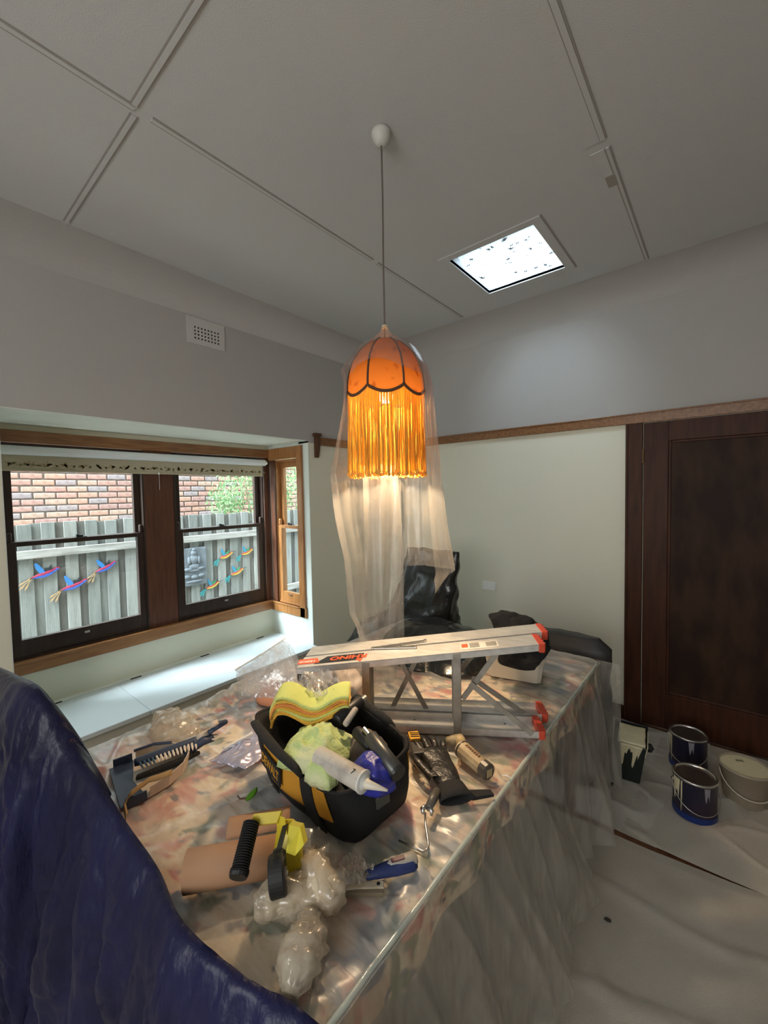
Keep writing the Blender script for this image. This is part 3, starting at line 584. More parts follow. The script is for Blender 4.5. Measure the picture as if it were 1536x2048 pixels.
# floral cloth material
fm = bpy.data.materials.new('floral_cotton'); fm.use_nodes = True; nt = fm.node_tree; N = nt.nodes; L = nt.links; b = N['Principled BSDF']; b.inputs['Roughness'].default_value = .85
tc = N.new('ShaderNodeTexCoord'); cur = None
base = N.new('ShaderNodeRGB'); base.outputs[0].default_value = (.80, .66, .46, 1); cur = base.outputs[0]
for i, (c, sc_, lo, hi) in enumerate([((.55, .36, .20), 3.5, .50, .60), ((.45, .05, .035), 6, .55, .60), ((.09, .11, .14), 7, .55, .60), ((.13, .17, .07), 9, .56, .61), ((.66, .26, .18), 11, .58, .63), ((.07, .08, .13), 16, .60, .64)]):
    mp = N.new('ShaderNodeMapping'); mp.inputs['Location'].default_value = (i * 3.7, i * 1.9, i * 5.1); L.new(tc.outputs['Object'], mp.inputs[0])
    n_ = N.new('ShaderNodeTexNoise'); n_.inputs['Scale'].default_value = sc_; n_.inputs['Detail'].default_value = 3; n_.inputs['Distortion'].default_value = .9; L.new(mp.outputs[0], n_.inputs['Vector'])
    r = N.new('ShaderNodeValToRGB'); r.color_ramp.elements[0].position = lo; r.color_ramp.elements[1].position = hi; L.new(n_.outputs['Fac'], r.inputs[0])
    mx = N.new('ShaderNodeMixRGB'); L.new(r.outputs[0], mx.inputs[0]); L.new(cur, mx.inputs[1]); mx.inputs[2].default_value = (*c, 1); cur = mx.outputs[0]
L.new(cur, b.inputs['Base Color'])
cl = thing('floral_tablecloth', ((TX0+TX1)/2, (TY0+TY1)/2, TZ), 'cream floral tablecloth with red and blue flowers seen under the clear plastic', 'tablecloth')
def cloth(u, v):
    dx = .12; x = TX0 - dx + u * (TX1 - TX0 + 2*dx); y = TY0 - dx + v * (TY1 - TY0 + 2*dx); z = TZ + .003
    ox = max(TX0 - x, x - TX1, 0); oy = max(TY0 - y, y - TY1, 0); o_ = max(ox, oy)
    z -= min(o_, .13) * 1.0; cx_ = min(max(x, TX0 - .006), TX1 + .006); cy2 = min(max(y, TY0 - .006), TY1 + .006)
    wv = .012 * math.sin(y * 22) * min(1, ox / .08); wy = .012 * math.sin(x * 22) * min(1, oy / .08)
    return V((cx_ + (wv if x > 0 - .9 else -wv) * (1 if ox > 0 else 0), cy2 + wy * (1 if oy > 0 else 0), z))
MB().grid(cloth, 80, 140).build('cloth', fm, cl, smooth=True)
# clear sheet
ps = thing('table_dust_sheet', ((TX0+TX1)/2, (TY0+TY1)/2, TZ), 'wrinkled clear plastic dust sheet covering the whole table and falling to the floor', 'dust sheet')
def lump(x, y, cx_, cy_, rx, ry, h, s=0):
    d = ((x - cx_)/rx) ** 2 + ((y - cy_)/ry) ** 2; return h * math.exp(-d * 2) * (1 + .5 * nz(x * 18 + s, y * 18, s))
def top_h(x, y):
    w1 = nz(x * 1.3, y * 1.3, 7)
    h = .009 + .012 * max(0, ridge(x * 1.5 + w1, y * 9 + x * 2 + w1 * 2, 1)) ** 6 + .010 * max(0, ridge(x * 2 + y * 1.6, y * 3 - x * 4, 5)) ** 8 + .005 * max(0, ridge(x * 4, y * 15, 9)) ** 5 + .0025 * nz(x * 6, y * 9)
    lp_ = lump(x, y, -1.62, 1.05, .10, .35, .05, 2) + lump(x, y, -1.58, .62, .1, .12, .02, 4) + lump(x, y, -1.5, 1.5, .2, .25, .03, 6); h += lp_
    h0 = min(h - lp_, .017) + lp_
    return max(.006, h0)
def topf(u, v):
    x = TX0 - .02 + u * (TX1 - TX0 + .04); y = TY0 + v * (TY1 - TY0 + .03)
    e_ = min(1, (TX1 + .02 - x) / .05, (x - TX0 + .02) / .05)
    return V((x, y, TZ + .004 + top_h(x, y) * (.35 + .65 * e_)))
MB().grid(topf, 150, 260).build('top_film', film_m, ps, smooth=True)
def sidef(u, v):
    y = TY0 - .05 + u * (TY1 - TY0 + .13); hem = .03 + .05 * (.5 + nz(y * 2, 3)) ; z = TZ + .010 + (hem - TZ) * v
    fl = v ** 1.2; yy = y + .25 * nz(y * 1.3, 8) * v; f1 = .07 * nz(yy * 5 - v * 1.8, v * .7, 2) * fl ** .7 + .035 * nz(yy * 13 - v * 2.5, v, 7) * fl ** .5 + .012 * max(0, ridge(yy * 7 - v * 2, v * .8, 9)) ** 4 * min(1, v * 6)
    x = TX1 + .018 + .085 * fl + f1
    if y > TY1 - .1: k = (y - TY1 + .1) / .2; x -= k * k * .03
    return V((x, y, z))
MB().grid(sidef, 300, 90).build('side_film', film_side, ps, smooth=True)
def farf(u, v):
    x = TX0 + u * (TX1 - TX0 + .1); z = TZ + .010 + (.08 - TZ) * v; fl = v ** 1.1
    return V((x + .02 * nz(x * 9, 4) * fl, TY1 + .055 + .07 * fl + .04 * nz(x * 12, v, 3) * fl, z))
MB().grid(farf, 100, 50).build('end_film', film_side, ps, smooth=True)
def leftf(u, v):
    y = TY0 + u * (TY1 - TY0); z = TZ + .010 + (.15 - TZ) * v; fl = v ** 1.1
    return V((TX0 - .02 - .05 * fl + .04 * nz(y * 12, v, 13) * fl, y, z))
MB().grid(leftf, 140, 30).build('left_film', film_side, ps, smooth=True)
m = MB(); m.tube([(TX1 + .012 + .002 * nz(i * .4, 2), TY0 + (TY1 - TY0) * i/60, TZ + .014) for i in range(61)], .0055, 8); m.build('highlight_bead', film('edge_highlight_film', (.80, .88, .82), .25, .4, .2, .12, .2), ps, smooth=True)  # pale bead stands in for the highlight along the sheet edge
TS = TZ + .0215   # resting height on the sheet

# ------------------------------------------------------------ step ladder on its side
A3 = V((-.479, 1.382, 0)); ang = math.radians(33.5); a_ = V((math.cos(ang), math.sin(ang), 0)); b_ = V((-math.sin(ang), math.cos(ang), 0))
ld = thing('step_ladder', (-.85, 1.2, TS), 'folded aluminium step ladder with red feet lying on its side on the table', 'ladder')
Lr = .86; zl, zr = .976, 1.082
def lp(s, b, h): # s 0 (feet) .. 1 (top), b across, h 0 lower rail .. 1 upper rail
    zu = zr + (zl - zr) * s; z0 = TS + .002
    q = A3 - a_ * (Lr * s) + b_ * b; return V((q.x, q.y, z0 + (zu - z0) * h))
def bar(mb, p, q, wv, tv):
    "box bar from p to q, half width vector wv, half thickness vector tv"
    p, q, wv, tv = V(p), V(q), V(wv), V(tv)
    mb.add([p - wv - tv, p + wv - tv, p + wv + tv, p - wv + tv, q - wv - tv, q + wv - tv, q + wv + tv, q - wv + tv], [(0, 1, 2, 3), (7, 6, 5, 4), (0, 4, 5, 1), (1, 5, 6, 2), (2, 6, 7, 3), (3, 7, 4, 0)])
Zv = V((0, 0, 1))
def rail_(h, b0, b1, s1, s0=0.0, dz=-1):
    m = MB(); f_ = .022 * dz
    P = [lp(s0, b0, h), lp(s1, b0, h), lp(s1, b1, h), lp(s0, b1, h)]
    bm_, w2 = (b0 + b1)/2, (b1 - b0)/2
    bar(m, lp(s0, bm_, h), lp(s1, bm_, h), b_ * w2, Zv * .0012)
    for bb in (b0 + .0015, b1 - .0015): bar(m, lp(s0, bb, h) + Zv * f_/2, lp(s1, bb, h) + Zv * f_/2, b_ * .0015, Zv * .011)
    return m.build('side_rail', alu, ld)
FB = [(0, .098), (.112, .205)]
rail_(1, *FB[0], .985, 0); rail_(1, *FB[1], .985, -.045)
rail_(0, *FB[0], 1.0, 0, 1); rail_(0, *FB[1], 1.0, -.045, 1)
# treads: flat boards standing between the rails
for s, b0, b1 in ((.31, -.002, .098), (.68, -.002, .10)):
    m = MB(); p0, p1 = lp(s, (b0+b1)/2, 0), lp(s, (b0+b1)/2, 1); hb = b_ * ((b1 - b0)/2)
    bar(m, p0 + Zv*.004, p1 - Zv*.004, hb, a_ * .002)
    for sgn in (-1, 1): bar(m, p0 + Zv*.004 + hb*sgn*.97 - a_*.012, p1 - Zv*.004 + hb*sgn*.97 - a_*.012, b_*.0016, a_*.012)
    for k in range(5): q = hb * (-.7 + .35 * k); bar(m, p0 + q + a_*.003, p1 - Zv*.004 + q + a_*.003, b_*.003, a_*.0015)
    m.build('tread', alu_dirty, ld)
m = MB(); s = .95; bar(m, lp(s, .05, 0), lp(s, .05, 1) - Zv*.004, b_*.048, a_*.0025); bar(m, lp(s, .05, 0) - a_*.03, lp(s, .05, 1) - Zv*.004 - a_*.03, b_*.048, a_*.0015); m.build('top_cap', alu_dirty, ld)
for s0, s1 in ((.45, .60), (.60, .45)):
    m = MB(); bar(m, lp(s0, .155 if s0 < .5 else .165, .02), lp(s1, .155 if s0 < .5 else .165, .97), a_*.010, b_*.0018); m.build('cross_brace', alu_dirty, ld)
for (s0, h0, s1, h1, bb) in ((.03, .04, .27, .62, .0), (.16, 1 - .05, .30, .42, .01), (.03, .06, .25, .50, .12), (.2, .95, .32, .5, .13)):
    m = MB(); p0, p1 = lp(s0, bb, h0), lp(s1, bb, h1); d_ = (p1 - p0).normalized(); bar(m, p0, p1, d_.cross(b_) * .009, b_*.0025); m.build('stay', alu_dirty, ld)
# spreader on the upper face
m = MB(); zz = Zv * .006
def face(s, b): return lp(s, b, 1) + zz
for p, q in ((face(.68, .108), face(.49, .075)), (face(.675, .112), face(.45, .132)), (face(.56, .13), face(.55, .10))): bar(m, p, q, b_ * .0065, Zv * .0012)
for p in (face(.68, .108), face(.49, .075), face(.45, .132), face(.555, .118)): m.tube([p - zz, p + Zv*.004], .006, 10)
m.build('spreader', chrome, ld)
for h, b0, b1, s in ((1, *FB[0], 0), (1, *FB[1], -.045), (0, *FB[0], 0), (0, *FB[1], -.045)):
    p = lp(s, (b0+b1)/2, h); m = MB(); bar(m, p - a_*.004 - Zv*(.012 if h else -.010), p + a_*.016 - Zv*(.012 if h else -.010), b_ * ((b1-b0)/2 + .003), Zv * .015)
    for k in range(4): bar(m, p + a_*.014 + b_*(b1-b0)*(-.36+.24*k) - Zv*(.012 if h else -.010), p + a_*.021 + b_*(b1-b0)*(-.36+.24*k) - Zv*(.012 if h else -.010), b_*.005, Zv*.015)
    m.build('foot', red_pl, ld, bevel=.002)
rv = MB()
for s in (.12, .31, .50, .68, .85):
    for b in (.02, .08): rv.lathe([(.004, 0), (.003, .002), (0, .003)], 8, Matrix.Translation(lp(s, b, 0) + Zv*.0012))
rv.build('rivet', mat('dark_rivet', (.2, .19, .17), .5, .5), ld)
# stickers, upside down as in the photo (read from the far side)
upx = (lp(0, 0, 1) - lp(1, 0, 1)).normalized()
def fm_(s, b): 
    n_ = upx.cross(b_).normalized(); M = Matrix((-upx, -b_, n_)).transposed().to_4x4(); M.translation = lp(s, b, 1) + n_ * .0018; return M
bk_l, or_l, wh_l = mat('sticker_black', (.012, .012, .012), .4), mat('sticker_orange', (.85, .10, .03), .4), mat('sticker_white', (.75, .73, .70), .4)
lab = MB(fm_(.845, .049)).prism([(-.115, -.030), (.025, -.030), (.0635, .030), (-.115, .030)], 0, .0005).build('sticker', bk_l, ld)
text('RHINO', 'lettering', fm_(.775, .053) @ Matrix.Translation((0, 0, .0008)), .042, or_l, lab, .0002, .0014, 1.05)
MB(fm_(.775, .028) @ Matrix.Translation((-.045, .012, .0006))).prism([(-.012, -.01), (-.004, -.016), (.01, -.014), (.012, -.004), (.002, .004), (-.006, .014), (-.009, .002)], 0, .0004).build('animal_mark', or_l, lab)
lab2 = MB(fm_(.93, .049)).prism([(-.012, -.022), (.060, -.022), (.052, .022), (-.030, .022)], .0006, .0012).build('sticker', or_l, ld)
text('150KG', 'lettering', fm_(.953, .05) @ Matrix.Translation((0, .004, .0014)), .022, wh_l, lab2, .0002, .0006)
lab3 = MB(fm_(.25, .045)).box((-.085, -.030, 0), (.045, .030, .0005)).build('sticker', mat('sticker_silver', (.62, .60, .56), .4), ld)
m = MB(fm_(.25, .045)); m.box((.02, -.022, .0006), (.042, .012, .0009)); m.build('print', or_l, lab3)
m = MB(fm_(.25, .045))
for k in range(4): m.box((-.02, -.022 + k*.011, .0006), (.014, -.017 + k*.011, .0009))
for k in range(9): m.box((-.078 + k*.004, -.02, .0006), (-.076 + k*.004, .018, .0009))
m.build('print', bk_l, lab3)

# ------------------------------------------------------------ lofted soft shapes
def soft(rings_, n=40, wr=.01, fr=8, seed=0, sq=3.0, M=None, dirv=1.0):
    out = []
    for (z, cx_, cy_, hx, hy) in rings_:
        r = []
        for j in range(n):
            a = 2*PI*j/n; c, s_ = math.cos(a), math.sin(a); e_ = 2/sq
            x = math.copysign(abs(c) ** e_, c) * hx; y = math.copysign(abs(s_) ** e_, s_) * hy
            w_ = wr * (nz(x * fr + seed, y * fr, z * fr * dirv) + .6 * nz(x * fr * 2.3, y * fr * 2.3 + seed, z * fr * 2.3 * dirv)); L_ = max(.001, math.hypot(x, y))
            k = 1 + w_ / max(L_, .02); r.append((cx_ + x * k, cy_ + y * k, z + w_ * .4))
        out.append(r)
    return out
def dens(rs, k):
    out = []
    for a, b in zip(rs, rs[1:]):
        for i in range(k): t_ = i/k; out.append(tuple(p*(1-t_) + q*t_ for p, q in zip(a, b)))
    out.append(rs[-1]); return out

# black plastic covered chair beyond the table
ch = thing('covered_chair', (-1.5, 2.45, 0), 'high-backed chair wrapped in glossy black plastic behind the table', 'chair')
MB().rings(soft(dens([(1.215, -1.55, 2.37, .17, .008), (1.21, -1.55, 2.37, .205, .02), (1.13, -1.56, 2.37, .215, .04), (1.0, -1.58, 2.37, .21, .06), (.85, -1.62, 2.38, .235, .09), (.7, -1.70, 2.42, .30, .13), (.55, -1.84, 2.44, .44, .17), (.42, -1.87, 2.45, .50, .19), (.02, -1.88, 2.46, .52, .2)], 7), 110, .022, 9, 3, 4.5)).build('black_plastic', bin_m, ch, smooth=True)
for dx in (-.17, .17):
    for dy in (-.1, .12): MB().tube([(-1.62 + dx, 2.46 + dy, 0), (-1.62 + dx, 2.46 + dy, .5)], .016, 8).build('leg', door_wood, ch)
bd = thing('black_plastic_bundle', (-1.3, 1.85, TS), 'black plastic sheet bunched on the table behind the ladder', 'plastic sheet')
MB().rings(soft(dens([(TS - .002, -1.18, 1.80, .30, .24), (.80, -1.2, 1.84, .29, .22), (.83, -1.22, 1.90, .25, .17), (.86, -1.24, 1.94, .19, .1), (.872, -1.25, 1.96, .08, .04), (.873, -1.25, 1.96, .004, .004)], 6), 80, .03, 6, 11, 2.4)).build('sheet', bin_m, bd, smooth=True)
# dark covered chair at the far right corner
c2 = thing('draped_chair', (-.72, 2.42, 0), 'low dark draped chair back behind the far end of the table', 'chair')
MB().rings(soft(dens([(.80, -.74, 2.42, .01, .01), (.795, -.74, 2.42, .22, .05), (.74, -.74, 2.42, .27, .08), (.5, -.74, 2.43, .28, .10), (.02, -.74, 2.43, .29, .12)], 6), 60, .02, 6, 31, 3)).build('dark_drape', mat('charcoal_drape', (.035, .033, .034), .5, bump=.4, bscale=20), c2, smooth=True)

# white tub and black jacket
pb = at(1030, 1372, z=TS)
tbx = thing('white_tub', (-.74, 1.86, TS), 'cream plastic tub on the table under the black jacket', 'tub')
MB(Matrix.Translation((-.745, 1.835, 0)) @ Matrix.Rotation(.25, 4, 'Z')).rings([[(x * k, y * k, z) for x, y in [(-.13, -.085), (-.11, -.1), (.11, -.1), (.13, -.085), (.13, .085), (.11, .1), (-.11, .1), (-.13, .085)]] for k, z in ((.86, TS), (.98, TS + .10), (1.03, TS + .10), (1.03, TS + .112), (.96, TS + .112), (.84, TS + .01))]).build('tub_body', mat('cream_tub_plastic', (.62, .56, .46), .5), tbx, bevel=.004)
jk = thing('black_jacket', (-.66, 1.72, .9), 'fuzzy black cloth bundle hanging over the red feet of the ladder', 'jacket')
p_ = (-.62, 1.665)
MB().rings(soft(dens([(.86, p_[0]-.06, p_[1], .02, .02), (.875, p_[0]-.05, p_[1], .08, .06), (.93, p_[0]-.03, p_[1], .105, .075), (1.0, p_[0]-.03, p_[1], .115, .08), (1.05, p_[0]-.05, p_[1], .105, .07), (1.075, p_[0]-.07, p_[1], .07, .045), (1.082, p_[0]-.07, p_[1], .005, .005)], 8), 110, .034, 13, 21, 2.3)).build('cloth', mat('black_fleece', (.007, .007, .008), .95, bump=.6, bscale=120), jk, smooth=True)

# pale bag beside ladder end
pw = thing('pale_cloth_bag', (-1.3, 1.28, TS), 'pale pink plastic bag lying behind the tool bag', 'bag')
c_ = at(690, 1385, z=TS)
MB().rings(soft(dens([(TS, c_.x, c_.y, .09, .06), (TS + .05, c_.x, c_.y, .10, .065), (TS + .10, c_.x - .01, c_.y, .07, .04), (TS + .13, c_.x - .02, c_.y, .03, .02), (TS + .135, c_.x, c_.y, .002, .002)], 6), 50, .02, 14, 5, 2.5)).build('bag_body', mat('pale_pink_plastic', (.66, .55, .48), .45, bump=.3, bscale=30), pw, smooth=True)

# ------------------------------------------------------------ blue tarp at the near end of the table
tp = thing('covered_blue_chair', (-1.3, .15, 0), 'chair at the near end of the table covered in blue plastic tarp', 'chair')
RG = [(-2.2, .20, .99), (-1.77, .225, 1.035), (-1.58, .238, 1.055), (-1.47, .258, 1.01), (-1.40, .290, .91), (-1.24, .31, .87), (-1.08, .32, .83), (-.93, .325, .81), (-.80, .31, .805), (-.70, .32, .80), (-.60, .345, .79), (-.50, .38, .775), (-.44, .39, .70), (-.38, .38, .52), (-.34, .37, .3)]
def rp(u):
    f_ = u * (len(RG) - 1); i = min(int(f_), len(RG) - 2); g = f_ - i; P = [V(RG[max(0, min(len(RG)-1, i + k))]) for k in (-1, 0, 1, 2)]
    return .5 * ((2*P[1]) + (-P[0] + P[2])*g + (2*P[0] - 5*P[1] + 4*P[2] - P[3])*g*g + (-P[0] + 3*P[1] - 3*P[2] + P[3])*g**3)
def tarpf(u, v):
    p = rp(u); n1 = nz(u * 16, v * 2.2, 2); n2 = nz(u * 40 + v * 2, v * 5, 4)
    if v < .22:      # far side
        k = (.22 - v) / .22; ch_ = max(0, min(1, (-1.30 - p.x) / .10)); hang = .36 * ch_ + (p.z - TZ - .02) * (1 - ch_)
        hang = max(0, hang)
        return p + V((.10 * ch_ * k + .012 * n2, .008 + (.012 + .11 * ch_) * k ** .6 + .010 * n1 * ch_, -k * hang))
    k = (v - .22) / .78; low = .10
    z = p.z + (low + .1 * nz(u * 5, 1) - p.z) * k
    out = .035 * (1 - math.exp(-k * 10)) + .065 * k
    wr_ = .004 * nz(u*60, v*30, 8) + .007 * max(0, ridge(u*26 + v*5, v*9 - u*8, 5)) ** 5 * min(1, k * 5)
    return V((p.x + .02 * n2 * k, p.y - out - (.09 * abs(n1) * k ** .5 + .03 * abs(n2) * k ** .3) + wr_, z + wr_))
MB().grid(tarpf, 220, 110).build('blue_tarp', blue_m, tp, smooth=True)
m = MB(); m.box((-1.82, .245, .70), (-1.56, .258, .93)); m.build('back_rest', door_wood, tp)
MB().box((-1.82, .24, .42), (-1.54, .55, .46)).build('seat', door_wood, tp)
for x in (-1.80, -1.57):
    MB().box((x - .015, .242, 0), (x + .015, .262, .78)).build('leg', door_wood, tp); MB().box((x - .015, .51, 0), (x + .015, .54, .42)).build('leg', door_wood, tp)

# ------------------------------------------------------------ tool bag
tg = thing('tool_bag', (-.86, .79, TS), 'open black and yellow canvas tool bag full of tools on the table', 'tool bag')
cb_ = [V((-1.02, .675, 0)), V((-.675, .665, 0)), V((-.665, .90, 0)), V((-1.01, .93, 0))]
ct_ = [V((-1.095, .665, .945)), V((-.700, .635, .885)), V((-.635, .875, .925)), V((-1.03, .955, .965))]
def bagring(k, inset=0):
    pts = []
    nseg = 14
    for s in range(4):
        for j in range(nseg):
            g = j / nseg; a, b = s, (s+1) % 4
            lo = cb_[a].lerp(cb_[b], g); hi = ct_[a].lerp(ct_[b], g); p = V((lo.x, lo.y, TS)).lerp(hi, k)
            c0 = V((-.86, .79, p.z)); 
            bul = .026 * math.sin(PI * g) * math.sin(PI * min(1, k*1.1)); sag = -.010 * math.sin(PI * g) * k ** 2
            d_ = (p - c0); d_.z = 0; L_ = d_.length; d_.normalize()
            rc = 1 - .10 * (abs(g - .5) * 2) ** 6
            p = c0 + d_ * (L_ * rc + bul - inset + .006 * nz(p.x * 14, p.y * 14, p.z * 14)); p.z += sag
            pts.append(p)
    return pts
m = MB(); rs = [bagring(k/12) for k in range(13)]; m.cur = 0
m.rings(rs, cap=False); m.add(rs[0], [tuple(range(len(rs[0])))])
inner = [bagring(k/8, .008) for k in range(8, 0, -1)]; m.rings([rs[-1]] + inner, cap=False); m.add(inner[-1], [tuple(range(len(rs[0])))])
bag_body = m.build('bag_body', canvas_b, tg, smooth=True)
# rim binding
m = MB(); r_ = bagring(1.0); m.tube(r_ + [r_[0]], .006, 8, cap=False); m.build('rim_binding', canvas_b, tg, smooth=True)
# yellow panels proud of the front and the back
def bag_face(s, g0, g1, k0, k1, off=.004):
    def f_(u, v):
        g = g0 + (g1 - g0) * u; k = k0 + (k1 - k0) * v; a, b = s, (s+1) % 4
        lo = cb_[a].lerp(cb_[b], g); hi = ct_[a].lerp(ct_[b], g); p = V((lo.x, lo.y, TS)).lerp(hi, k); c0 = V((-.86, .79, p.z))
        bul = .026 * math.sin(PI * g) * math.sin(PI * min(1, k*1.1)); sag = -.010 * math.sin(PI * g) * k ** 2
        d_ = p - c0; d_.z = 0; L_ = d_.length; d_.normalize(); rc = 1 - .10 * (abs(g - .5) * 2) ** 6
        p = c0 + d_ * (L_ * rc + bul + off + .006 * nz(p.x * 14, p.y * 14, p.z * 14)); p.z += sag; return p
    return f_
MB().grid(bag_face(0, .03, .90, .42, .97), 24, 10).build('front_pocket', canvas_y, tg, smooth=True, solid=.003)
MB().grid(bag_face(2, .05, .95, .35, .93), 16, 8).build('back_pocket', canvas_y, tg, smooth=True, solid=.003)
for s in (0,):
    for g in (.10, .66):
        MB().grid(bag_face(s, g, g + .11, .05, 1.0, .008), 4, 12).build('strap', canvas_b, tg, smooth=True, solid=.003)
f0 = bag_face(0, 0, 1, 0, 1, .010)
pts = [f0(.155, .98), f0(.17, 1.0) + V((0, -.012, .03)), f0(.28, 1.0) + V((0, -.03, .052)), f0(.44, 1.0) + V((0, -.035, .058)), f0(.6, 1.0) + V((0, -.03, .045)), f0(.70, 1.0) + V((0, -.012, .022)), f0(.715, .98)]
MB().tube(pts, [.010, .011, .014, .016, .014, .011, .010], 10, flat=.45).build('handle', canvas_b, tg, smooth=True, sub=1)
f2 = bag_face(2, 0, 1, 0, 1, .006)
pts = [f2(.25, .9), f2(.28, 1.0) + V((.0, .0, .012)), f2(.5, 1.0) + V((0, -.03, .028)), f2(.7, 1.0) + V((0, -.0, .012)), f2(.75, .9)]
MB().tube(pts, [.010, .012, .014, .012, .010], 10, flat=.45).build('handle', canvas_b, tg, smooth=True, sub=1)
pc = f0(.37, .68); px_ = (f0(.5, .68) - f0(.24, .68)).normalized(); pz_ = (f0(.37, .85) - f0(.37, .5)).normalized(); pn = px_.cross(pz_).normalized()
if pn.y > 0: pn = -pn
Ml = Matrix((px_, pz_, pn)).transposed().to_4x4(); Ml.translation = pc + pn * .004
lb = MB(Ml).box((-.056, -.020, -.005), (.056, .020, .0005)).build('name_patch', canvas_b, tg, bevel=.001)
text('DEWALT', 'lettering', Ml @ Matrix.Translation((0, 0, .0012)), .031, canvas_y, lb, .0003, .0006, .82)
f1 = bag_face(1, 0, 1, 0, 1, .004); q = f1(.45, .62); MB(frame(q, f1(.6, .62) - f1(.3, .62), (0, 0, 1))).box((-.02, -.003, -.014), (.02, .001, .014)).build('badge', mat('grey_badge', (.07, .07, .06), .5), tg)
m = MB(); [m.lathe([(.005, 0), (.004, .003), (0, .004)], 8, Matrix.Translation(f0(g, .12) + V((0, -.003, 0))) @ Matrix.Rotation(PI/2, 4, 'X')) for g in (.155, .715)]; m.build('stud', chrome, tg)

# contents of the bag
def cloth_lump(name, c, rx, ry, h, m_, label, cat, seed, rot=0, fr=9, amp=.02, parent_part='cloth', ground=None):
    root = thing(name, c, label, cat); Mx = Matrix.Translation(c) @ Matrix.Rotation(rot, 4, 'Z')
    def f_(u, v):
        a = u * 2*PI; r = v; ed = (1 / max(abs(math.cos(a)), abs(math.sin(a)))) ** .6 + .16 * nz(math.cos(a) * 2, math.sin(a) * 2, seed); x = rx * r * ed * math.cos(a); y = ry * r * ed * math.sin(a)
        z = h * math.cos(min(1, r) * PI / 2) ** .7 + amp * (nz(x * fr * 2, y * fr * 2, seed) + .7 * max(0, ridge(x * fr * 3, y * fr * 3, seed)) ** 2) * (1 - r ** 4)
        return (x, y, z - (.012 if r > .98 else 0))
    MB(Mx).grid(f_, 48, 20).build(parent_part, m_, root, smooth=True, solid=.0025); return root
gre = mat('lime_microfibre', (.62, .72, .30), .95, col2=(.50, .62, .26), nscale=6, bump=.5, bscale=180, col3=(.66, .68, .40), n3=9)
# stack of folded microfibre cloths on the rear left of the bag
cs = [(.78, .40, .05), (.80, .46, .06), (.66, .70, .20), (.78, .42, .05), (.82, .30, .08), (.80, .50, .08), (.62, .70, .22)]
csn = ['golden yellow', 'orange yellow', 'lime', 'amber', 'orange', 'deep yellow', 'bright lime']
csw = ['at the bottom of', 'second from the bottom of', 'third from the bottom of', 'in the middle of', 'third from the top of', 'second from the top of', 'on top of']
q0 = at(560, 1410, z=.985); q1 = at(700, 1405, z=.985); dirx = (q1 - q0); dirx.z = 0; Ls = dirx.length; Mc = frame(V((q0.x, q0.y, .965)), dirx)
for i, c in enumerate(cs):
    m_ = mat('microfibre_%d' % i, c, .95, bump=.5, bscale=260); root = thing('microfibre_cloth', Mc.translation, '%s folded microfibre cloth %s the stack in the tool bag' % (csn[i], csw[i]), 'cloth', 'folded microfibre cloths')
    zo = i * .0075
    prof_ = []
    for k in range(27):
        g = k / 26; x = g * Ls; z = zo + .016 * math.cos(g * PI * 2.3 - .5) + .002 * math.sin(g * 11 + i); prof_.append((x, z))
    # outer layers curl back at the left end
    prof_ = [(prof_[0][0] - .006 - .010 * math.cos((k/5) * PI / 2 + .2) , prof_[0][1] - .035 + .007 * k) for k in range(4)] + prof_
    MB(Mc).grid(lambda u, v: (lambda f_: (prof_[int(f_)][0], -.05 + v * .10 + .004 * math.sin(u * 6 + i), prof_[int(f_)][1] + .003 * nz(u*5, v*5, i)))(min(u * (len(prof_) - 1), len(prof_) - 1)), len(prof_) - 1, 8).build('cloth', m_, root, smooth=True, solid=.006)
gc = at(640, 1488, z=.93); cloth_lump('green_cloth', V((gc.x, gc.y - .005, .915)), .092, .080, .048, gre, 'crumpled lime green cloth stuffed in the middle of the tool bag', 'cloth', 3, .4)
gc = at(645, 1535, z=.93); cloth_lump('green_rag', V((gc.x, gc.y, .912)), .042, .03, .03, gre, 'small pale green rag tucked behind the sealant tube', 'cloth', 8, .2)
# packaging film by the cloths
q = at(640, 1375, z=1.0); o = thing('packaging_film', (q.x, q.y, 1.0), 'torn clear packaging film on top of the folded yellow cloths', 'packaging')
MB(Matrix.Translation((q.x, q.y, .995))).grid(lambda u, v: ((u-.5)*.2, (v-.5)*.1, .02 * nz(u*6, v*6, 4) + .035 * max(0, ridge(u*5, v*4, 2))**2 - .3*(u-.5)**2*.2), 30, 16).build('film', film_bag, o, smooth=True)
# sealant cartridge
a1, a2 = at(655, 1522, z=.945), at(726, 1563, z=.945); tip = at(775, 1581, z=.948)
sl = thing('sealant_tube', a1, 'white sealant cartridge with long nozzle resting on the tool bag rim', 'sealant tube'); dv = (a2 - a1).normalized()
MB().tube([a1 - dv*.03, a1, a2], .024, 24).build('cartridge', mat('white_tube_card', (.58, .54, .47), .4, col2=(.40, .36, .32), nscale=20, nlo=.5, nhi=.7), sl)
MB().tube([a2, a2 + dv*.004, a2 + dv*.006, a2 + dv*.010], [.0255, .0255, .018, .012], 24).build('end_cap', white_m, sl)
MB().tube([a2 + dv*.008, a2 + dv*.016, tip], [.0125, .010, .0025], 14).build('nozzle', mat('nozzle_plastic', (.74, .68, .55), .4), sl, smooth=True)
text('7', 'lettering', frame(a2 - dv*.02 + V((0, -.012, .0215)), dv, (0, -.5, 1)), .018, bk_l, sl, .0003)
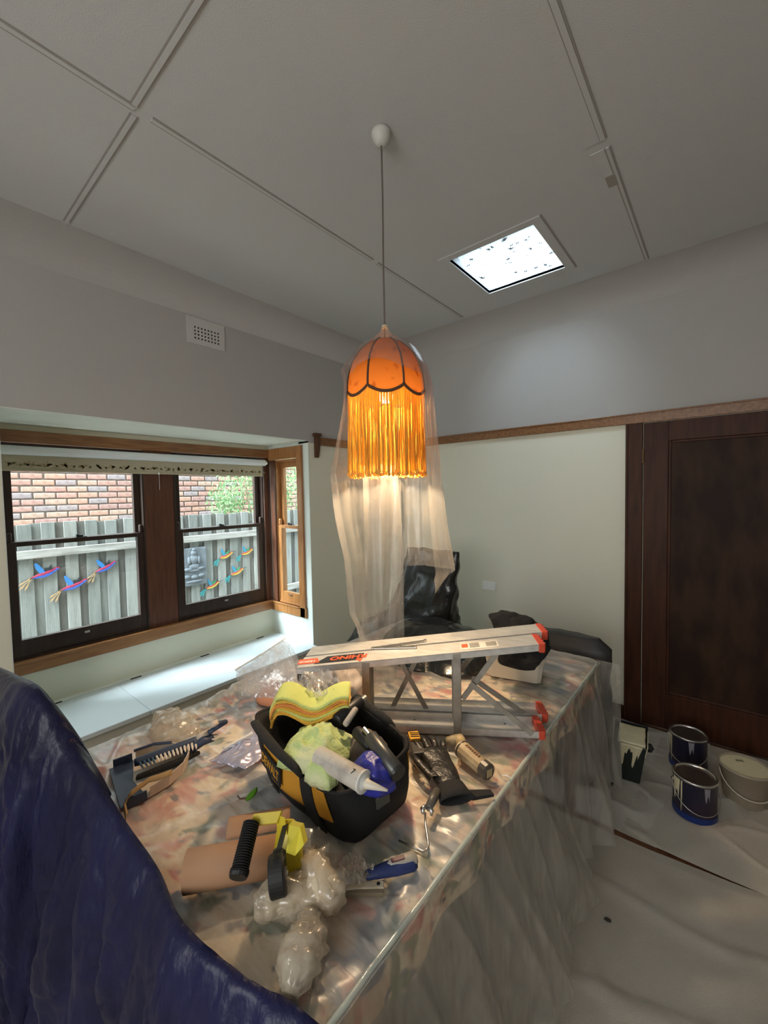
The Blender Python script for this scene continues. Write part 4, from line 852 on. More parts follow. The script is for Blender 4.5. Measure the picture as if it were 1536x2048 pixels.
# blue wrapped lump
q = at(746, 1530, z=.95); bl_ = thing('blue_wrapped_roll', q, 'object wrapped in blue plastic beside the sealant tube', 'wrapped bundle')
MB(Matrix.Translation((q.x, q.y, .930))).rings(soft(dens([(-.03, 0, 0, .045, .035), (0, 0, 0, .052, .04), (.022, 0, 0, .045, .035), (.036, 0, 0, .02, .016), (.038, 0, 0, .001, .001)], 4), 40, .012, 22, 6, 2.2)).build('wrapping', mat('bright_blue_plastic', (.03, .035, .30), .35, bump=.4, bscale=50), bl_, smooth=True)
# dark tool handles
def handle(name, p, q, r, m_, label, cat, part='shaft', n=16, extra=None):
    root = thing(name, p, label, cat); d_ = (V(q) - V(p)).normalized()
    MB().tube([p, V(p) + d_*.004, V(q) - d_*.004, q], [r*.8, r, r, r*.8], n).build(part, m_, root, smooth=True)
    if extra: extra(root, V(p), V(q), d_)
    return root
grey_t = mat('dark_grey_metal', (.09, .09, .085), .35, .5)
def gun(root, p, q, d_):
    MB().tube([p - d_*.03, p - d_*.002], [.006, .006], 10).build('plunger', chrome, root)
    MB().tube([q, q + d_*.006], [.021, .019], 16).build('front_cap', black_m, root)
handle('caulking_gun', at(740, 1473, z=.975), at(795, 1545, z=.945), .019, grey_t, 'dark grey metal caulking gun barrel across the right of the tool bag', 'caulking gun', 'barrel', extra=gun)
handle('dark_grip_tool', at(712, 1462, z=.965), at(745, 1495, z=.955), .016, black_m, 'black rubber grip lying beside the caulking gun barrel', 'tool', 'grip')
def rollg(root, p, q, d_): MB().tube([q, q + d_*.02], [.009, .009], 10).build('stub', chrome, root)
handle('dark_roller_sleeve', at(672, 1442, z=.97), at(722, 1402, z=.985), .018, black_m, 'black rubber roller handle pointing out of the rear of the bag', 'roller', 'sleeve', extra=rollg)
handle('brush_handle', at(690, 1450, z=.98), at(712, 1417, z=1.0), .0085, mat('weathered_grey_handle', (.42, .38, .33), .6), 'grey wooden brush handle with hanging hole standing out of the bag', 'brush',
       extra=lambda r_, p, q, d_: MB().tube([q - d_*.012 + V((0, -.009, .002)), q - d_*.012 + V((0, -.0095, .0035))], .0028, 8).build('hanging_hole', hole_m, r_))
q = at(720, 1500, z=.93); o = thing('grey_glove_bundle', q, 'dull grey-brown fabric bundle filling the tool bag behind the blue wrapping', 'cloth')
MB(Matrix.Translation((q.x - .01, q.y + .035, .86))).rings(soft(dens([(-.05, 0, 0, .05, .05), (.0, 0, 0, .065, .06), (.05, 0, .0, .06, .055), (.08, 0, 0, .03, .03), (.083, 0, 0, .001, .001)], 4), 40, .02, 12, 9, 2.2)).build('fabric', mat('taupe_fabric', (.20, .16, .12), .9, col2=(.13, .10, .08), nscale=10), o, smooth=True)

# ------------------------------------------------------------ dustpan and brush
L0 = at(238, 1575, z=TS); H0 = at(432, 1479, z=TS + .03); du = V((H0.x - L0.x, H0.y - L0.y, 0)); LEN = du.length; Md = frame(V((L0.x, L0.y, TS)), du)
beige = mat('beige_plastic', (.58, .47, .36), .5, bump=.1, bscale=60); navy = mat('navy_rubber', (.03, .045, .085), .5)
dpn = thing('dustpan', L0, 'beige plastic dustpan with navy lip lying left of the tool bag', 'dustpan')
Lp = LEN * .66; hw = .105
out = [(.025, -hw), (.06, -hw * 1.0), (Lp * .6, -hw * .88), (Lp * .85, -hw * .6), (Lp, -.022), (Lp, .022), (Lp * .85, hw * .6), (Lp * .6, hw * .88), (.06, hw), (.025, hw)]
MB(Md).prism(out, .0, .003).build('pan_floor', beige, dpn)
m = MB(Md)
for i in range(1, len(out) - 2):
    a, b = V((*out[i], 0)), V((*out[i+1], 0)); ha = .028 + .012 * min(1, a.x / Lp); hb_ = .028 + .012 * min(1, b.x / Lp); n_ = (b - a).cross(Zv).normalized()
    m.add([a, b, b + n_*.006 + Zv*hb_, a + n_*.006 + Zv*ha, a - n_*.0025, b - n_*.0025, b + n_*.0035 + Zv*hb_, a + n_*.0035 + Zv*ha], [(0, 1, 2, 3), (7, 6, 5, 4), (3, 2, 6, 7), (0, 4, 5, 1), (0, 3, 7, 4), (1, 5, 6, 2)])
m.build('pan_wall', beige, dpn)
m = MB(Md); m.prism([(-.012, -hw - .004), (.055, -hw - .004), (.045, -hw*.5), (.035, 0), (.045, hw*.5), (.055, hw + .004), (-.012, hw + .004)], .0032, .006)
m.box((.0, -hw - .009, 0), (.052, -hw - .003, .028)); m.box((.0, hw + .003, 0), (.052, hw + .009, .028)); m.build('rubber_lip', navy, dpn, bevel=.002)
m = MB(Md); m.tube([(Lp * .30, hw * .93, .04), (Lp * .6, hw * .84, .044), (Lp * .85, hw * .58, .043)], .0045, 8); m.build('comb_strip', navy, dpn)
MB(Md).tube([(Lp - .005, 0, .02), (Lp + .03, 0, .034), (LEN * .85, 0, .042), (LEN * .97, 0, .04)], [.016, .013, .014, .012], 12, flat=.6).build('handle', navy, dpn, smooth=True)
rg = [(LEN*.99 + .014*math.cos(t_), .014*math.sin(t_), .04) for t_ in [2*PI*k/14 for k in range(15)]]; MB(Md).tube(rg, .003, 6).build('hanging_ring', beige, dpn)
br_ = thing('hand_brush', Md @ V((Lp*.4, 0, .03)), 'navy and beige hand brush with pale bristles lying in the dustpan', 'brush')
Mb = Md @ Matrix.Translation((.045, .028, .028)) @ Matrix.Rotation(-.03, 4, 'Z')
MB(Mb).rings([[(x, .013 * k * math.cos(a), .012 * math.sin(a) + .012) for a in [2*PI*j/12 for j in range(12)]] for x, k in ((0, .5), (.01, 1), (.10, 1.05), (.17, 1), (.185, .6))]).build('brush_back', navy, br_, smooth=True)
m = MB(Mb); m2 = MB(Mb)
for i in range(15):
    x = .012 + i * .0115
    for dy, l in ((-.004, .046), (-.009, .042)):
        q0_ = V((x, dy, .014)); q1_ = V((x + .006 - .0009 * i, dy - l * .8, .010 + random.uniform(-.003, .003)))
        (m2 if i < 4 else m).tube([q0_, q0_.lerp(q1_, .6), q1_], [.0032, .0036, .0012], 6)
m.build('bristles', mat('pale_bristle', (.72, .62, .52), .7), br_, kind='stuff'); m2.build('blue_bristles', mat('blue_bristle', (.06, .11, .16), .7), br_, kind='stuff')
MB(Mb).prism([(-.005, -.05), (.12, -.055), (.18, -.04), (.17, -.03), (.0, -.036)], -.018, -.004).build('dark_bristle_row', mat('black_bristle', (.02, .018, .017), .95, bump=1, bscale=250), br_, bevel=.004)
MB(Mb).tube([(.18, 0, .014), (.20, -.004, .02), (.215, -.006, .024)], [.014, .016, .010], 12, flat=.7).build('collar', beige, br_, smooth=True)
MB(Mb).tube([(.212, -.006, .024), (.23, -.008, .032), (.27, -.012, .046), (LEN - .055, -.018, .055)], [.009, .008, .010, .009], 12, flat=.7).build('handle', navy, br_, smooth=True)
MB(Mb).tube([(LEN - .058, -.018, .055), (LEN - .045, -.02, .058), (LEN - .035, -.021, .060)], [.0095, .011, .008], 10, flat=.7).build('handle_tip', beige, br_, smooth=True)
s0, s1 = at(325, 1540, z=TS + .045), at(252, 1632, z=TS)
o = thing('masking_paper_strip', s1, 'torn ochre paper strip hanging over the dustpan lip', 'paper')
mid = [at(345, 1545, z=TS+.035), at(300, 1560, z=TS + .04), at(265, 1585, z=TS + .035), at(250, 1610, z=TS + .015), at(255, 1634, z=TS + .004)]
sdx = V((.72, -.55, 0)) * .026
def pap(u, v):
    f_ = u * (len(mid) - 1); i = min(int(f_), len(mid) - 2); g = f_ - i; p = mid[i].lerp(mid[i+1], g)
    return p + sdx * (v - .3) * (.8 + .3 * nz(u * 5, 1)) + V((0, 0, .010 * math.sin(v * PI) + .004 * nz(u * 8, v * 5)))
MB().grid(pap, 24, 8).build('strip', mat('ochre_paper', (.36, .22, .09), .7), o, smooth=True, solid=.001)

# silver pouch
q = at(492, 1505, z=TS + .01); o = thing('silver_pouch', q, 'shiny lilac-silver foil pouch lying between dustpan and tool bag', 'pouch')
pcs = [at(420, 1522, z=TS+.012), at(492, 1540, z=TS+.012), at(545, 1500, z=TS+.012), at(505, 1462, z=TS+.012)]
MB().grid(lambda u, v: pcs[0].lerp(pcs[1], u).lerp(pcs[3].lerp(pcs[2], u), v) + V((0, 0, .012 * math.sin(PI*u) * math.sin(PI*v) + .008 * nz(u*4, v*4, 2) + .004 * max(0, ridge(u*5, v*3)) ** 2)), 40, 30).build('foil', mat('lilac_foil', (.50, .48, .60), .36, .6, bump=.2, bscale=30), o, smooth=True, solid=.002)
m = MB(); m.tube([at(448, 1497, z=TS+.028), at(505, 1466, z=TS+.035)], [.0025, .005], 8); m.build('zip_edge', white_m, o)
# crumpled clear heap behind the dustpan
q = at(345, 1462, z=TS); o = thing('crumpled_film', q, 'crumpled ball of thin clear film behind the dustpan', 'packaging')
MB().rings(soft(dens([(TS - .004, q.x, q.y, .12, .07), (TS + .025, q.x, q.y, .115, .065), (TS + .05, q.x, q.y + .01, .07, .04), (TS + .062, q.x, q.y + .01, .003, .003)], 5), 60, .025, 16, 14, 2.2)).build('film', film_heap, o, smooth=True)
# big zip bag leaning on the ladder end
c0, c1, c2_, c3 = at(480, 1392, z=TS + .03), at(610, 1395, z=TS + .06), at(470, 1340, z=.93), at(572, 1276, z=1.0)
c1 = V((c1.x, c1.y, TS + .05)); 
o = thing('zip_bag', (c0 + c1)/2, 'large clear zip bag standing open against the end of the ladder', 'bag')
for off, nm in ((0, 'front_film'), (.035, 'back_film')):
    MB().grid(lambda u, v: c0.lerp(c1, u).lerp(c2_.lerp(c3, u), v) + V((-.3, .9, 0)) * (off * math.sin(PI * v) + .010 * nz(u*4, v*4, off*40 + 2)) + V((0, 0, .004 * nz(u*8, v*8, 3))), 40, 40).build(nm, film_bag, o, smooth=True)
MB().tube([c2_, c2_.lerp(c3, .5) + V((0, 0, -.004)), c3], .0028, 6).build('zip_strip', film_heap, o)
q = at(545, 1385, z=TS + .03); cloth_lump('orange_rag', V((q.x, q.y, TS + .01)), .06, .05, .05, mat('faded_orange_cloth', (.70, .30, .16), .9), 'faded orange rag inside the clear zip bag', 'cloth', 12, .3)

# ------------------------------------------------------------ near right items: paper roll, tape dispenser, rollers
RR = .042; r0, r1 = at(372, 1745, z=TS + RR), at(580, 1708, z=TS + RR)
pr = thing('brown_paper_roll', r0, 'roll of brown masking paper under the yellow tape dispenser', 'paper roll'); dv = (r1 - r0).normalized()
kraft = mat('kraft_paper', (.40, .22, .12), .75, col2=(.34, .18, .095), nscale=5)
Mr = frame(r0, dv); Lr_ = (r1 - r0).length
m = MB(Mr)
def spiral(x): return [(x, (RR - .0006 * k * .3) * math.cos(2*PI*k/40 * 1.0) * (1 - .0025*k), RR * math.sin(2*PI*k/40) * (1 - .0025*k)) for k in range(0, 100)]
m.rings([spiral(0), spiral(Lr_ * .5), spiral(Lr_)], cap=False, close=False); m.build('paper', kraft, pr, smooth=True, solid=.0008)
# flap of loose paper
MB(Mr).grid(lambda u, v: (Lr_ * (.35 + .65*u), .03 + .05 * v, RR * .75 + .018 * math.sin(v * 2.2) + .005*u), 10, 8).build('loose_flap', kraft, pr, smooth=True, solid=.0008)
# dispenser
yel_m = mat('yellow_plastic', (.66, .50, .03), .4); td = thing('tape_dispenser', at(560, 1720, z=.8), 'yellow hand masking dispenser with black ribbed handle and tape wheel', 'tape dispenser')
g0, g1 = at(503, 1645, z=.905), at(478, 1748, z=.865)
dg = (g1 - g0).normalized(); Lg = (g1 - g0).length
pts, rr = [], []
for k in range(61):
    pts.append(g0 + dg * Lg * k/60); rr.append(.0150 + (.0022 if k % 3 else -.0012) + (.002 if k > 55 else 0))
MB().tube(pts, rr, 16).build('grip', black_m, td)
MB().tube([g1, g1 + dg*.006], [.019, .017], 16).build('grip_end', black_m, td)
k0 = at(512, 1640, z=.915); k1 = at(560, 1634, z=.91)
m = MB(); bar(m, g0 - dg*.004, k1, V((0, .006, .010)), V((0, -.002, .002))); bar(m, k1, at(565, 1665, z=.88), V((.011, .004, 0)), V((0, 0, .003))); m.build('arm', yel_m, td, bevel=.001)
P = lambda px, py, z: at(px, py, z=z)
fr_pts = [P(556, 1640, .905), P(585, 1640, .90), P(605, 1662, .885), P(603, 1700, .86), P(602, 1760, .80), P(580, 1762, .79), P(560, 1745, .80), P(548, 1700, .85)]
nn = (fr_pts[1] - fr_pts[4]).cross(fr_pts[0] - fr_pts[3]).normalized(); nn = nn if nn.dot(CAM - fr_pts[0]) > 0 else -nn
m = MB(); n_ = len(fr_pts); m.add([p for p in fr_pts] + [p - nn * .006 for p in fr_pts], [tuple(range(n_)), tuple(range(n_, 2*n_))[::-1]] + [(i, (i+1) % n_, n_ + (i+1) % n_, n_ + i) for i in range(n_)]); m.build('frame_plate', yel_m, td)
fl = [P(578, 1650, .915), P(600, 1655, .91), P(608, 1690, .90), P(590, 1712, .87), P(572, 1705, .88)]
m = MB(); m.add(fl + [p - nn*.02 for p in fl], [(0, 1, 2, 3, 4), (9, 8, 7, 6, 5)] + [(i, (i+1) % 5, 5 + (i+1) % 5, 5 + i) for i in range(5)]); m.build('guard', mat('translucent_yellow', (.72, .62, .06), .3), td)
Mf = frame(P(566, 1672, .899) + nn*.003, P(574, 1645, .902) - P(560, 1700, .895), nn); MB(Mf).box((-.026, -.0065, 0), (.026, .0065, .001)).build('label', bk_l, td)
text('MASKER', 'lettering', Mf @ Matrix.Translation((0, 0, .0014)), .009, yel_m, td, .0002) if False else None
w0, w1 = P(540, 1755, .845), P(571, 1746, .848); dw = (w1 - w0).normalized()
MB().tube([w0, w0 + dw*.003, w1 - dw*.003, w1], [.034, .036, .036, .034], 32).build('tape_wheel', mat('black_tape', (.015, .015, .015), .5), td)
MB().tube([w1, w1 + dw*.003], [.011, .010], 20).build('hub', mat('hub_grey', (.35, .30, .25), .4), td); MB().tube([w1, w1 + dw*.005], [.004, .004], 10).build('axle', chrome, td)
m = MB(); bar(m, w0.lerp(w1, .5) + Zv*.03, P(560, 1700, .88), V((.012, .0, 0)), V((0, .008, 0))); m.build('bracket', black_m, td, bevel=.002)
m = MB(); c_ = P(612, 1675, .85); m.box((-.014, -.012, -.012), (.014, .012, .012), frame(c_, a_)); m.build('clear_clip', film_bag, td, bevel=.001)
# rollers wrapped in film
def wrapped(name, p, q, r, label, seed, core=(.50, .42, .30)):
    root = thing(name, p, label, 'wrapped roller', 'film-wrapped rollers'); d_ = (V(q) - V(p)); L_ = d_.length; Mx = frame(p, d_)
    MB(Mx).tube([(0, 0, 0), (L_*.1, 0, 0), (L_*.9, 0, 0), (L_, 0, 0)], [r*.6, r*.8, r*.8, r*.6], 20).build('roller_core', mat(name + '_nap%d' % seed, core, .95, bump=.5, bscale=150), root, smooth=True)
    rs = []
    for i in range(25):
        g = i / 24; rad = r * (1.02 + .10 * math.sin(g * 9 + seed)) * (math.sin(PI * min(max(g, .02), .98)) ** .28)
        rs.append([(-.02 + g * (L_ + .04), (rad * (1 + .5 * nz(g * 7, math.cos(t_)*2.6 + seed, math.sin(t_)*2.6))) * math.cos(t_), (rad * (1 + .5 * nz(g * 7, math.cos(t_)*2.6 + seed, math.sin(t_)*2.6))) * math.sin(t_)) for t_ in [2*PI*j/28 for j in range(28)]])
    MB(Mx).rings(rs).build('film', film_heap, root, smooth=True); return root
wrapped('wrapped_roller', P(530, 1805, TS + .036), P(672, 1770, TS + .036), .036, 'film-wrapped paint roller lying against the tape wheel', 1)
wrapped('wrapped_roller', P(618, 1722, TS + .055), P(665, 1790, TS + .050), .038, 'film-wrapped pale roller standing nearest the blue-handled knife', 5, (.60, .50, .36))
wrapped('wrapped_roller', P(622, 1850, TS + .03), P(590, 1955, TS + .03), .036, 'film-wrapped grey roller nearest the viewer beside the blue tarp', 9, (.38, .34, .28))
# blue handled knife
k0, k1 = P(728, 1752, TS + .014), P(832, 1722, TS + .016)
kn = thing('filling_knife', k0, 'filling knife with navy and grey moulded handle beside the table edge', 'knife'); d_ = (k1 - k0)
Mk = frame(k0, d_, (.1, -.2, 1)); Lk = d_.length; nb = mat('navy_handle', (.02, .035, .13), .4)
MB(Mk).rings([[(x * Lk, w_ * math.cos(t_), h_ * math.sin(t_)) for t_ in [2*PI*j/16 for j in range(16)]] for x, w_, h_ in ((0, .006, .005), (.06, .010, .008), (.3, .014, .011), (.6, .018, .013), (.92, .019, .013), (1.0, .014, .009))]).build('handle', nb, kn, smooth=True)
MB(Mk).rings([[(x * Lk, .004 + w_ * math.cos(t_), .003 + h_ * math.sin(t_)) for t_ in [2*PI*j/16 for j in range(16)]] for x, w_, h_ in ((.44, .002, .008), (.5, .010, .012), (.75, .0145, .0135), (.98, .016, .0125), (1.03, .010, .006))]).build('grip_inlay', mat('pale_grey_plastic', (.40, .37, .32), .4), kn, smooth=True)
MB(Mk).box((.52 * Lk, -.001, .0145), (.78 * Lk, .009, .0172)).build('label', mat('maroon_label', (.10, .03, .04), .4), kn, bevel=.002)
MB(Mk @ Matrix.Translation((-.075, 0, -.004))).prism([(0, -.028), (.04, -.022), (.08, -.006), (.08, .006), (.04, .022), (0, .028)], 0, .0015).build('blade', chrome, kn)
o = thing('film_scrap', P(712, 1752, TS), 'scrap of torn clear film on the knife blade', 'packaging'); q = P(712, 1745, TS + .01)
MB().grid(lambda u, v: q + V(((u-.5)*.07, (v-.5)*.05, .012 + .02 * nz(u*7, v*7, 5))), 20, 16).build('film', film_heap, o, smooth=True)
# pale wooden scraper bar
k0, k1 = P(688, 1778, TS + .006), P(768, 1776, TS + .006)
sc_ = thing('pale_stir_stick', k0, 'short paint-stained pale bar with a round hole near the table edge', 'scraper'); Mk = frame(k0, k1 - k0); Lk = (k1 - k0).length
MB(Mk).box((0, -.003, -.004), (Lk, .014, .004)).build('bar', mat('painted_wood', (.62, .53, .40), .6, col2=(.40, .33, .22), nscale=20), sc_, bevel=.002)
MB(Mk).box((0, -.013, -.006), (Lk * .99, -.004, .002)).build('lower_edge', mat('stained_edge', (.20, .16, .10), .6), sc_, bevel=.001)
MB(Mk).tube([(Lk * .86, .006, .0035), (Lk * .86, .006, .0048)], .004, 12).build('hole', hole_m, sc_)
# bent roller frame rod
rod = thing('paint_roller', P(850, 1630, TS), 'bent steel roller frame with clamp jaws lying beside the tool bag', 'roller frame')
MB().tube([P(797, 1681, TS + .006), P(845, 1703, TS + .006), P(853, 1700, TS + .008), P(857, 1690, TS + .008), P(851, 1650, TS + .016), P(850, 1626, TS + .022)], .0028, 8).build('rod', chrome, rod, smooth=True)
m = MB(); m.tube([P(846, 1628, TS + .02), P(845, 1618, TS + .026), P(851, 1612, TS + .03)], [.004, .007, .006], 8); m.tube([P(862, 1632, TS + .016), P(864, 1622, TS + .024), P(857, 1614, TS + .03)], [.003, .006, .006], 8); m.build('clamp_jaw', chrome, rod, smooth=True)
MB().tube([P(857, 1616, TS + .03), P(866, 1598, TS + .032), P(874, 1582, TS + .03)], [.010, .012, .011], 12).build('handle', mat('stained_grey_grip', (.10, .09, .075), .4), rod, smooth=True)

# ------------------------------------------------------------ black glove
gl_ = thing('work_glove', P(880, 1560, TS), 'black rubber-coated work glove with a red tag, fingers pointing to the ladder', 'glove')
glm = mat('black_nitrile', (.018, .016, .014), .33, bump=.5, bscale=60)
pw0, pw1, pw2 = P(905, 1580, TS + .022), P(880, 1535, TS + .03), P(868, 1505, TS + .032)
ax_ = (pw2 - pw0); ax_.z = 0; Mg = frame(V((pw0.x, pw0.y, TS)), ax_); Lp_ = ax_.length
def hand():
    vs = []; es = []; rr = []
    def addv(p, r, prev=None):
        vs.append(V(p)); rr.append(r)
        if prev is not None: es.append((prev, len(vs) - 1))
        return len(vs) - 1
    w_ = addv((0, 0, .02), (.036, .018)); pa = addv((Lp_*.45, 0, .024), (.046, .020), w_); kn_ = addv((Lp_*.95, 0, .028), (.045, .016), pa)
    tip_r = .0095
    fingers = [(-.036, -.26, .060, .0), (-.012, -.05, .088, .006), (.013, .10, .095, .010), (.036, .22, .082, .006)]
    for y, a, l, zl_ in fingers:
        k_ = addv((Lp_*1.06, y, .028 + zl_), (.012, .011), kn_); d_ = V((math.cos(a), math.sin(a), 0))
        m1_ = addv(V((Lp_*1.06, y, .030 + zl_)) + d_*l*.45 + V((0, 0, .006)), (.0115, .0105), k_); m2_ = addv(V((Lp_*1.06, y, .024 + zl_)) + d_*l*.8, (.0105, .0098), m1_); addv(V((Lp_*1.06, y, .016 + zl_)) + d_*l, (.0085, .0075), m2_)
    t0 = addv((Lp_*.35, .045, .030), (.016, .013), pa); t1 = addv((Lp_*.75, .066, .038), (.0135, .012), t0); addv((Lp_*1.1, .072, .030), (.010, .009), t1)
    return vs, es, rr
vs, es, rr = hand(); me = bpy.data.meshes.new('glove_hand'); off = WL[gl_.name]; me.from_pydata([(Mg @ v) - off for v in vs], es, [])
o = bpy.data.objects.new('glove_hand', me); COL.objects.link(o); o.parent = gl_; sk = o.modifiers.new('skin', 'SKIN')
for i, r in enumerate(rr): me.skin_vertices[0].data[i].radius = r
me.skin_vertices[0].data[0].use_root = True; ss = o.modifiers.new('sub', 'SUBSURF'); ss.levels = 2; ss.render_levels = 2; me.materials.append(glm); sk.use_smooth_shade = True
MB(Mg).rings([[(x, hw_ * math.cos(t_), .02 + hh * math.sin(t_)) for t_ in [2*PI*j/20 for j in range(20)]] for x, hw_, hh in ((.02, .040, .019), (-.01, .044, .017), (-.035, .050, .015), (-.035, .046, .011), (0, .04, .012))], cap=False).build('cuff', canvas_b, gl_, smooth=True)
MB(Mg).box((-.024, -.012, .0325), (-.006, .004, .0350)).build('red_tag', mat('red_tag', (.75, .02, .03), .5), gl_, bevel=.001)
MB(Mg).rings([[(-.03 + x, y - .075, z) for x, y, z in ((0, .03, .004), (.03, .03, .004), (.03, .03, .016), (0, .03, .016))], [(-.03 + x, y - .075, z) for x, y, z in ((.0, -.035, .004), (.022, -.035, .004), (.022, -.035, .012), (0, -.035, .012))]]).build('wrist_strap', canvas_b, gl_, bevel=.002)
# battery pack left of glove
q = P(838, 1512, TS); bt = thing('battery_pack', q, 'black tool battery with yellow top between the bag and the glove', 'battery'); Mq = frame(q, P(826, 1480, TS) - P(848, 1545, TS))
MB(Mq).box((-.052, -.012, 0), (.052, .030, .045)).build('case', mat('dark_case', (.035, .03, .026), .5), bt, bevel=.006)
MB(Mq).box((.008, -.008, .045), (.050, .026, .054)).build('yellow_top', mat('amber_plastic', (.80, .40, .02), .45), bt, bevel=.002)
m = MB(Mq); [m.prism([(.014 + .010*k, -.006), (.018 + .010*k, -.006), (.022 + .010*k, .022), (.018 + .010*k, .022)], .0545, .0555) for k in range(3)]; m.build('vent_slot', black_m, bt)
# cream tube tool
t0_, t1_ = P(922, 1497, TS + .03), P(972, 1540, TS + .024); ct = thing('cream_foam_tube', t0_, 'paint-smeared cream tool body with dark end cap beside the ladder', 'tool'); d_ = (t1_ - t0_).normalized()
cm = mat('smeared_cream', (.56, .44, .27), .55, col2=(.34, .25, .14), nscale=16, nlo=.45, nhi=.62)
MB().tube([t0_ - d_*.006, t0_, t1_ - d_*.012, t1_ - d_*.01], [.020, .026, .023, .022], 12).build('body', cm, ct, smooth=False)
MB().tube([t1_ - d_*.012, t1_ + d_*.010, t1_ + d_*.014], [.0245, .0245, .020], 14).build('end_cap', mat('smoked_cap', (.07, .06, .05), .3), ct)
mm = MB(); [mm.box((.0145, -.010 + .005*k, -.012), (.016, -.0075 + .005*k, .012), frame(t1_, d_)) for k in range(4)]; mm.build('bar_marks', mat('mark_tan', (.5, .38, .2), .6), ct)
MB().tube([P(893, 1482, TS + .022), P(905, 1480, TS + .026), P(920, 1478, TS + .03), P(925, 1492, TS + .03)], [.012, .015, .018, .018], 12).build('neck', mat('ochre_neck', (.42, .27, .10), .55, col2=(.52, .42, .26), nscale=20), ct, smooth=True)
MB().tube([t0_ + d_*.004 , t0_ + d_*.008], [.0268, .0268], 14).build('dark_band', black_m, ct)
text('montage', 'lettering', frame(t0_.lerp(t1_, .55) + V((0, 0, .0262)), d_, (0, 0, 1)), .016, mat('faded_print', (.22, .12, .05), .7), ct, .0003) if False else None
m = MB()
for k in range(7): m.box((.022 + k*.009, -.004, .0255), (.0265 + k*.009, .006, .0268), frame(t0_, d_))
m.build('faded_print', mat('faded_print', (.25, .13, .06), .7), ct)
# leaf
q = P(503, 1592, TS + .012); lf = thing('green_leaf', q, 'small green leaf with brown stalk lying left of the tool bag', 'leaf')
MB(Matrix.Translation(q)).grid(lambda u, v: ((v - .5) * .022 * math.sin(PI * (u*.94+.03)) ** .7, (u - .5) * .036, .004 + .012 * u - .03 * (v-.5)**2), 10, 6).build('blade', translucent('leaf_green', (.12, .30, .03), .2), lf, smooth=True, solid=.0006)
MB().tube([q + V((0, -.018, .004)), q + V((-.012, -.028, .003)), q + V((-.028, -.025, .002))], .0022, 6).build('stalk', mat('brown_stalk', (.10, .045, .025), .7), lf)
m = MB(); p_, q_ = P(1004, 1550, TS + .006), P(1022, 1556, TS + .006); o = MB().tube([p_, p_.lerp(q_, .5) + V((0, .002, .002)), q_], [.001, .0022, .001], 6).build('white_sliver', white_m, loc=p_); tag(o, 'tiny pale sliver on the plastic near the right table edge', 'scrap')

# ------------------------------------------------------------ floor coverings
def sheet(name, poly, z, m_, label, seed, amp=.006, fr=1.0, grow=0, n=110):
    "cloth clipped to a quad, wrinkled"
    root = thing(name, (poly[0][0], poly[0][1], 0), label, 'drop sheet'); A_, B_, C_, D_ = [V((*p, 0)) for p in poly]
    def f_(u, v):
        p = A_.lerp(B_, u).lerp(D_.lerp(C_, u), v); x, y = p.x, p.y
        h = amp * max(0, ridge(x * 2.4 * fr + .5 * nz(x * 3, y * 3, seed), y * 1.3 * fr, seed)) ** 6 * 2.2 + amp * .8 * max(0, ridge(x * 1.2, y * 3.4 * fr, seed + 3)) ** 8 * 2 + amp * .25 * nz(x * 6, y * 6, seed) + .006 * max(0, ridge(x * 2.6 + .6 * nz(y * 2, x, seed), y * .8, seed + 20)) ** 26
        e_ = min(u, 1-u, v, 1-v) * 30; j = .030 * nz(x * 2.2, 1.3, 4)
        return V((x + j * (1 if e_ < 1 else 0), y + j * (1 if e_ < 1 else 0), z + max(0, h) * min(1, .2 + e_) + amp * .3))
    MB().grid(f_, n, n).build('canvas', m_, root, smooth=True); return root
# seam runs along y ~ 2.1 near the tins
sheet('canvas_drop_sheet', [(-2.6, -1.9), (1.3, -1.9), (1.3, 2.16), (-2.6, 2.00)], .001, drop_m, 'large beige canvas drop sheet covering the near floor right of the table', 2, .007, 1.0, n=200)
g1_, g2_ = at(1203, 1648, z=0), at(1350, 1715, z=0)
sheet('pale_drop_sheet', [(-2.6, 2.115), (-.21, 2.125), (-.21, 3.2), (-2.6, 3.2)], .001, drop2_m, 'pale drop sheet along the skirting under the roller tray', 5, .006)
sheet('second_canvas_sheet', [(-.35, 2.13), (1.3, 2.06), (1.3, 3.19), (-.29, 3.19)], .0045, drop_m, 'overlapping canvas drop sheet under the paint tins before the door', 8, .006)

